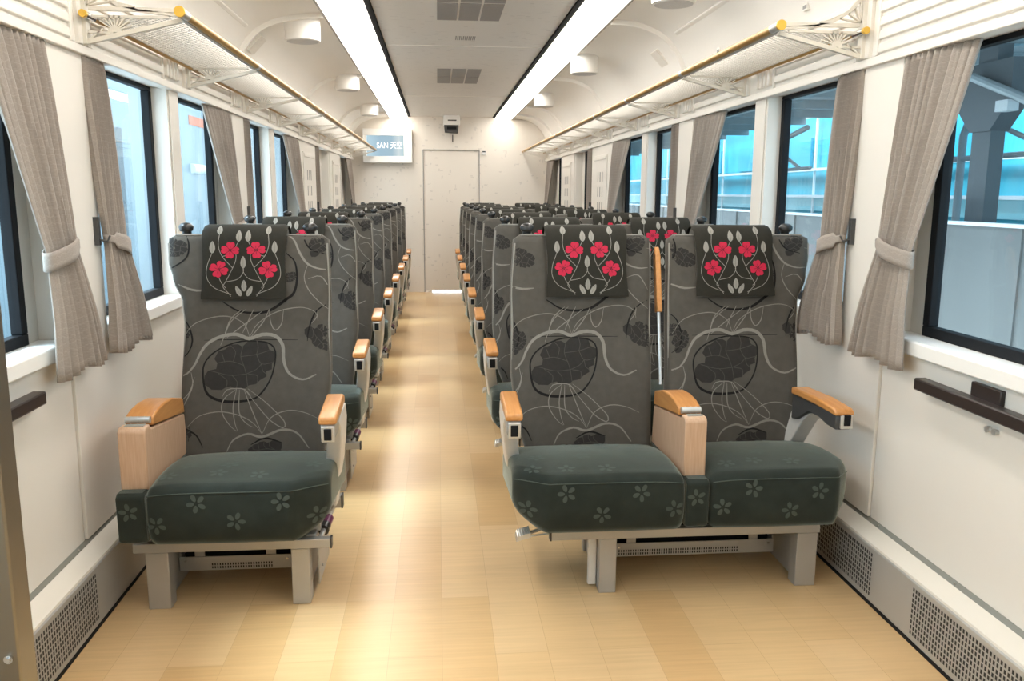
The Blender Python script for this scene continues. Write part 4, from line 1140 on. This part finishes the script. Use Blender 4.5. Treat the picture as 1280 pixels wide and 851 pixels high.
# right: hoarding of separate sheets
y = -2.0; i = 0
t = thing('hoarding', 'grey panel fence outside the right windows', 'fence', (4, 0, -1.2)); ORG = V(t.location)
while y < 30:
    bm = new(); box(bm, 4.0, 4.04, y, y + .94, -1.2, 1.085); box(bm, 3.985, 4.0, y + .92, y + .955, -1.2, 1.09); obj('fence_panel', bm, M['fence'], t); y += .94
bm = new(); box(bm, 3.97, 4.06, -2, 30, 1.085, 1.11); obj('top_rail', bm, M['rail_w'], t)
ORG = V((0, 0, 0))
t = thing('netted_building', 'building wrapped in cyan netting beyond the right windows', 'building', (8, 0, -1.2)); ORG = V(t.location)
bm = new(); box(bm, 8, 8.3, -2, 45, -1.2, 3.15); obj('netting_wall', bm, M['cyan'], t)
bm = new(); box(bm, 7.9, 8.0, -2, 45, .98, 1.25); obj('light_band', bm, mat('pale cyan panel', (.35, .72, .78), .5, noise=.05), t)
bm = new()
for z in (1.25, 1.80, 2.9): box(bm, 7.82, 7.9, -2, 45, z, z + .055)
for k in range(16): box(bm, 7.86, 7.9, k * 2.9, k * 2.9 + .05, 0, 3.1)
obj('scaffold_rail', bm, M['rail_w'], t)
bm = new()
for k in range(16): box(bm, 7.93, 7.99, k * 2.9 + .4, k * 2.9 + 1.9, 1.9, 2.5)
obj('dark_netting_patch', bm, mat('deeper cyan patch', (.03, .36, .48), .5, noise=.1), t); ORG = V((0, 0, 0))
# steel column with spreading head and brace
t = thing('steel_column', 'dark steel column with braced head outside the right window', 'column', (4.3, 6.25, -1.2)); ORG = V(t.location)
bm = new(); box(bm, 4.27, 4.39, 6.37, 6.60, -1.2, 2.45); obj('shaft', bm, M['steel_d'], t)
bm = new(); prism(bm, [(6.36, 1.80), (6.61, 1.80), (6.83, 2.02), (6.83, 2.32), (6.15, 2.32), (6.15, 2.02)], 'x', 4.25, 4.41); obj('head', bm, M['steel_d'], t)
bm = new(); tube(bm, [(4.2, 6.55, 2.22), (4.2, 5.4, 1.80)], .035, 10); obj('brace', bm, M['steel_m'], t)
bm = new(); box(bm, 4.15, 4.24, 6.03, 6.17, 1.92, 2.0); obj('joint_plate', bm, M['canopy'], t); ORG = V((0, 0, 0))
def pipes(y, lb):
    t = thing('pipe_frame', lb, 'pipe frame', (6.2, y, -1.2), 'pipe frames outside'); 
    bm = new(); tube(bm, [(0, .35, 0), (0, .35, 3.2), (0, .28, 3.32), (0, .10, 3.40), (0, -1.4, 3.62)], .045, 10); obj('bent_pipe', bm, M['steel_m'], t)
    bm = new(); tube(bm, [(0, .5, 3.55), (0, -1.2, 2.95)], .03, 8); obj('diagonal', bm, M['steel_m'], t)
    bm = new(); tube(bm, [(0, .7, 2.93), (0, -1.6, 2.95)], .03, 8); obj('cross_pipe', bm, M['steel_m'], t)
pipes(9.4, 'grey bent pipe frame seen through the second right window'); pipes(15.5, 'grey bent pipe frame seen through the third right window')
# right platform canopy
t = thing('station_canopy', 'grey station canopy roof with trusses outside the right windows', 'canopy', (5.2, 10, 2.5)); ORG = V(t.location)
bm = new(); box(bm, 2.4, 7.0, -3, 40, 2.75, 2.82); obj('roof_sheet', bm, M['canopy'], t)
bm = new()
for k in range(28):
    y = -2 + k * 1.5; box(bm, 2.4, 7.0, y, y + .08, 2.62, 2.75)
obj('rafter', bm, M['steel_m'], t)
bm = new()
for x in (2.7, 4.3): box(bm, x, x + .1, -3, 40, 2.45, 2.58)
for k in range(40):
    y = -2 + k * 1.0; tube(bm, [(2.75, y, 2.5), (2.75, y + .5, 2.75), (2.75, y + 1, 2.5)], .018, 6)
    tube(bm, [(4.35, y, 2.5), (5.5, y + .7, 2.7)], .018, 6)
obj('truss', bm, M['steel_m'], t)
ORG = V((0, 0, 0))
# left side
t = thing('parked_coach', 'pale blue white coach side beyond the left windows', 'coach', (-5, 15, -.6)); ORG = V(t.location)
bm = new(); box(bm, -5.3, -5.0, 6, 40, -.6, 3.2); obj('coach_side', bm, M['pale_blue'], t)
bm = new(); box(bm, -5.03, -4.99, 18.1, 21.5, 2.66, 2.84); obj('orange_sign', bm, M['orange'], t)
bm = new(); box(bm, -5.02, -4.98, 16.1, 17.3, -.6, 3.2); box(bm, -5.02, -4.98, 13.4, 14.25, -.2, 2.3); box(bm, -5.02, -4.98, 8.5, 9.4, 1.0, 2.3); obj('coach_door', bm, mat('blue grey door', (.075, .095, .105), .5, noise=.05), t)
bm = new(); tube(bm, [(-4.995, 18.05, 1.78), (-4.995, 18.5, 1.78)], .10, 20, flat=1); tube(bm, [(-4.995, 18.55, 1.78), (-4.995, 18.95, 1.78)], .10, 20); obj('round_light', bm, M['rail_w'], t)
ORG = V((0, 0, 0))
# ------------------------------------------------------------------ light
wd = bpy.data.worlds.new('sky'); sc.world = wd; wd.use_nodes = True
N = wd.node_tree.nodes; L = wd.node_tree.links; bg = N['Background']
tc = N.new('ShaderNodeTexCoord'); sp = N.new('ShaderNodeSeparateXYZ'); L.new(tc.outputs['Generated'], sp.inputs[0])
mr = N.new('ShaderNodeMapRange'); mr.inputs['From Min'].default_value = -.2; mr.inputs['From Max'].default_value = .8; L.new(sp.outputs['Z'], mr.inputs['Value'])
cr = N.new('ShaderNodeValToRGB'); cr.color_ramp.elements[0].color = (.86, .95, 1, 1); cr.color_ramp.elements[1].color = (.62, .80, 1, 1)
L.new(mr.outputs['Result'], cr.inputs['Fac']); L.new(cr.outputs['Color'], bg.inputs['Color']); bg.inputs['Strength'].default_value = 4.6
sun = bpy.data.lights.new('sun', 'SUN'); sun.energy = 4.6; sun.angle = math.radians(22); sun.color = (.92, .97, 1)
so_ = bpy.data.objects.new('sun', sun); C.objects.link(so_)
d = V((math.cos(math.radians(57)), .12, -math.sin(math.radians(57)))).normalized()
so_.rotation_euler = d.to_track_quat('-Z', 'Y').to_euler()

# ------------------------------------------------------------------ camera
F_, YAW, PIT, ROL, H = 1055.9, .0875, .1721, .0045, 1.3049
cam = bpy.data.cameras.new('camera'); cam.sensor_width = 36; cam.lens = F_ * 36 / 1280; cam.clip_start = .05; cam.clip_end = 200
co = bpy.data.objects.new('camera', cam); C.objects.link(co); sc.camera = co
fw = V((math.sin(YAW) * math.cos(PIT), math.cos(YAW) * math.cos(PIT), -math.sin(PIT)))
r0 = V((math.cos(YAW), -math.sin(YAW), 0)); u0 = r0.cross(fw)
r = r0 * math.cos(ROL) + u0 * math.sin(ROL); u = r.cross(fw)
mw = Matrix((r, u, -fw)).transposed().to_4x4(); mw.translation = V((0, 0, H)); co.matrix_world = mw

sc.view_settings.view_transform = 'Standard'; sc.view_settings.look = 'None'; sc.view_settings.gamma = 1
sc.view_settings.use_curve_mapping = False; sc.view_settings.exposure = 0.55
sc.cycles.use_denoising = True
sc.cycles.max_bounces = 10; sc.cycles.diffuse_bounces = 6; sc.cycles.sample_clamp_indirect = 8
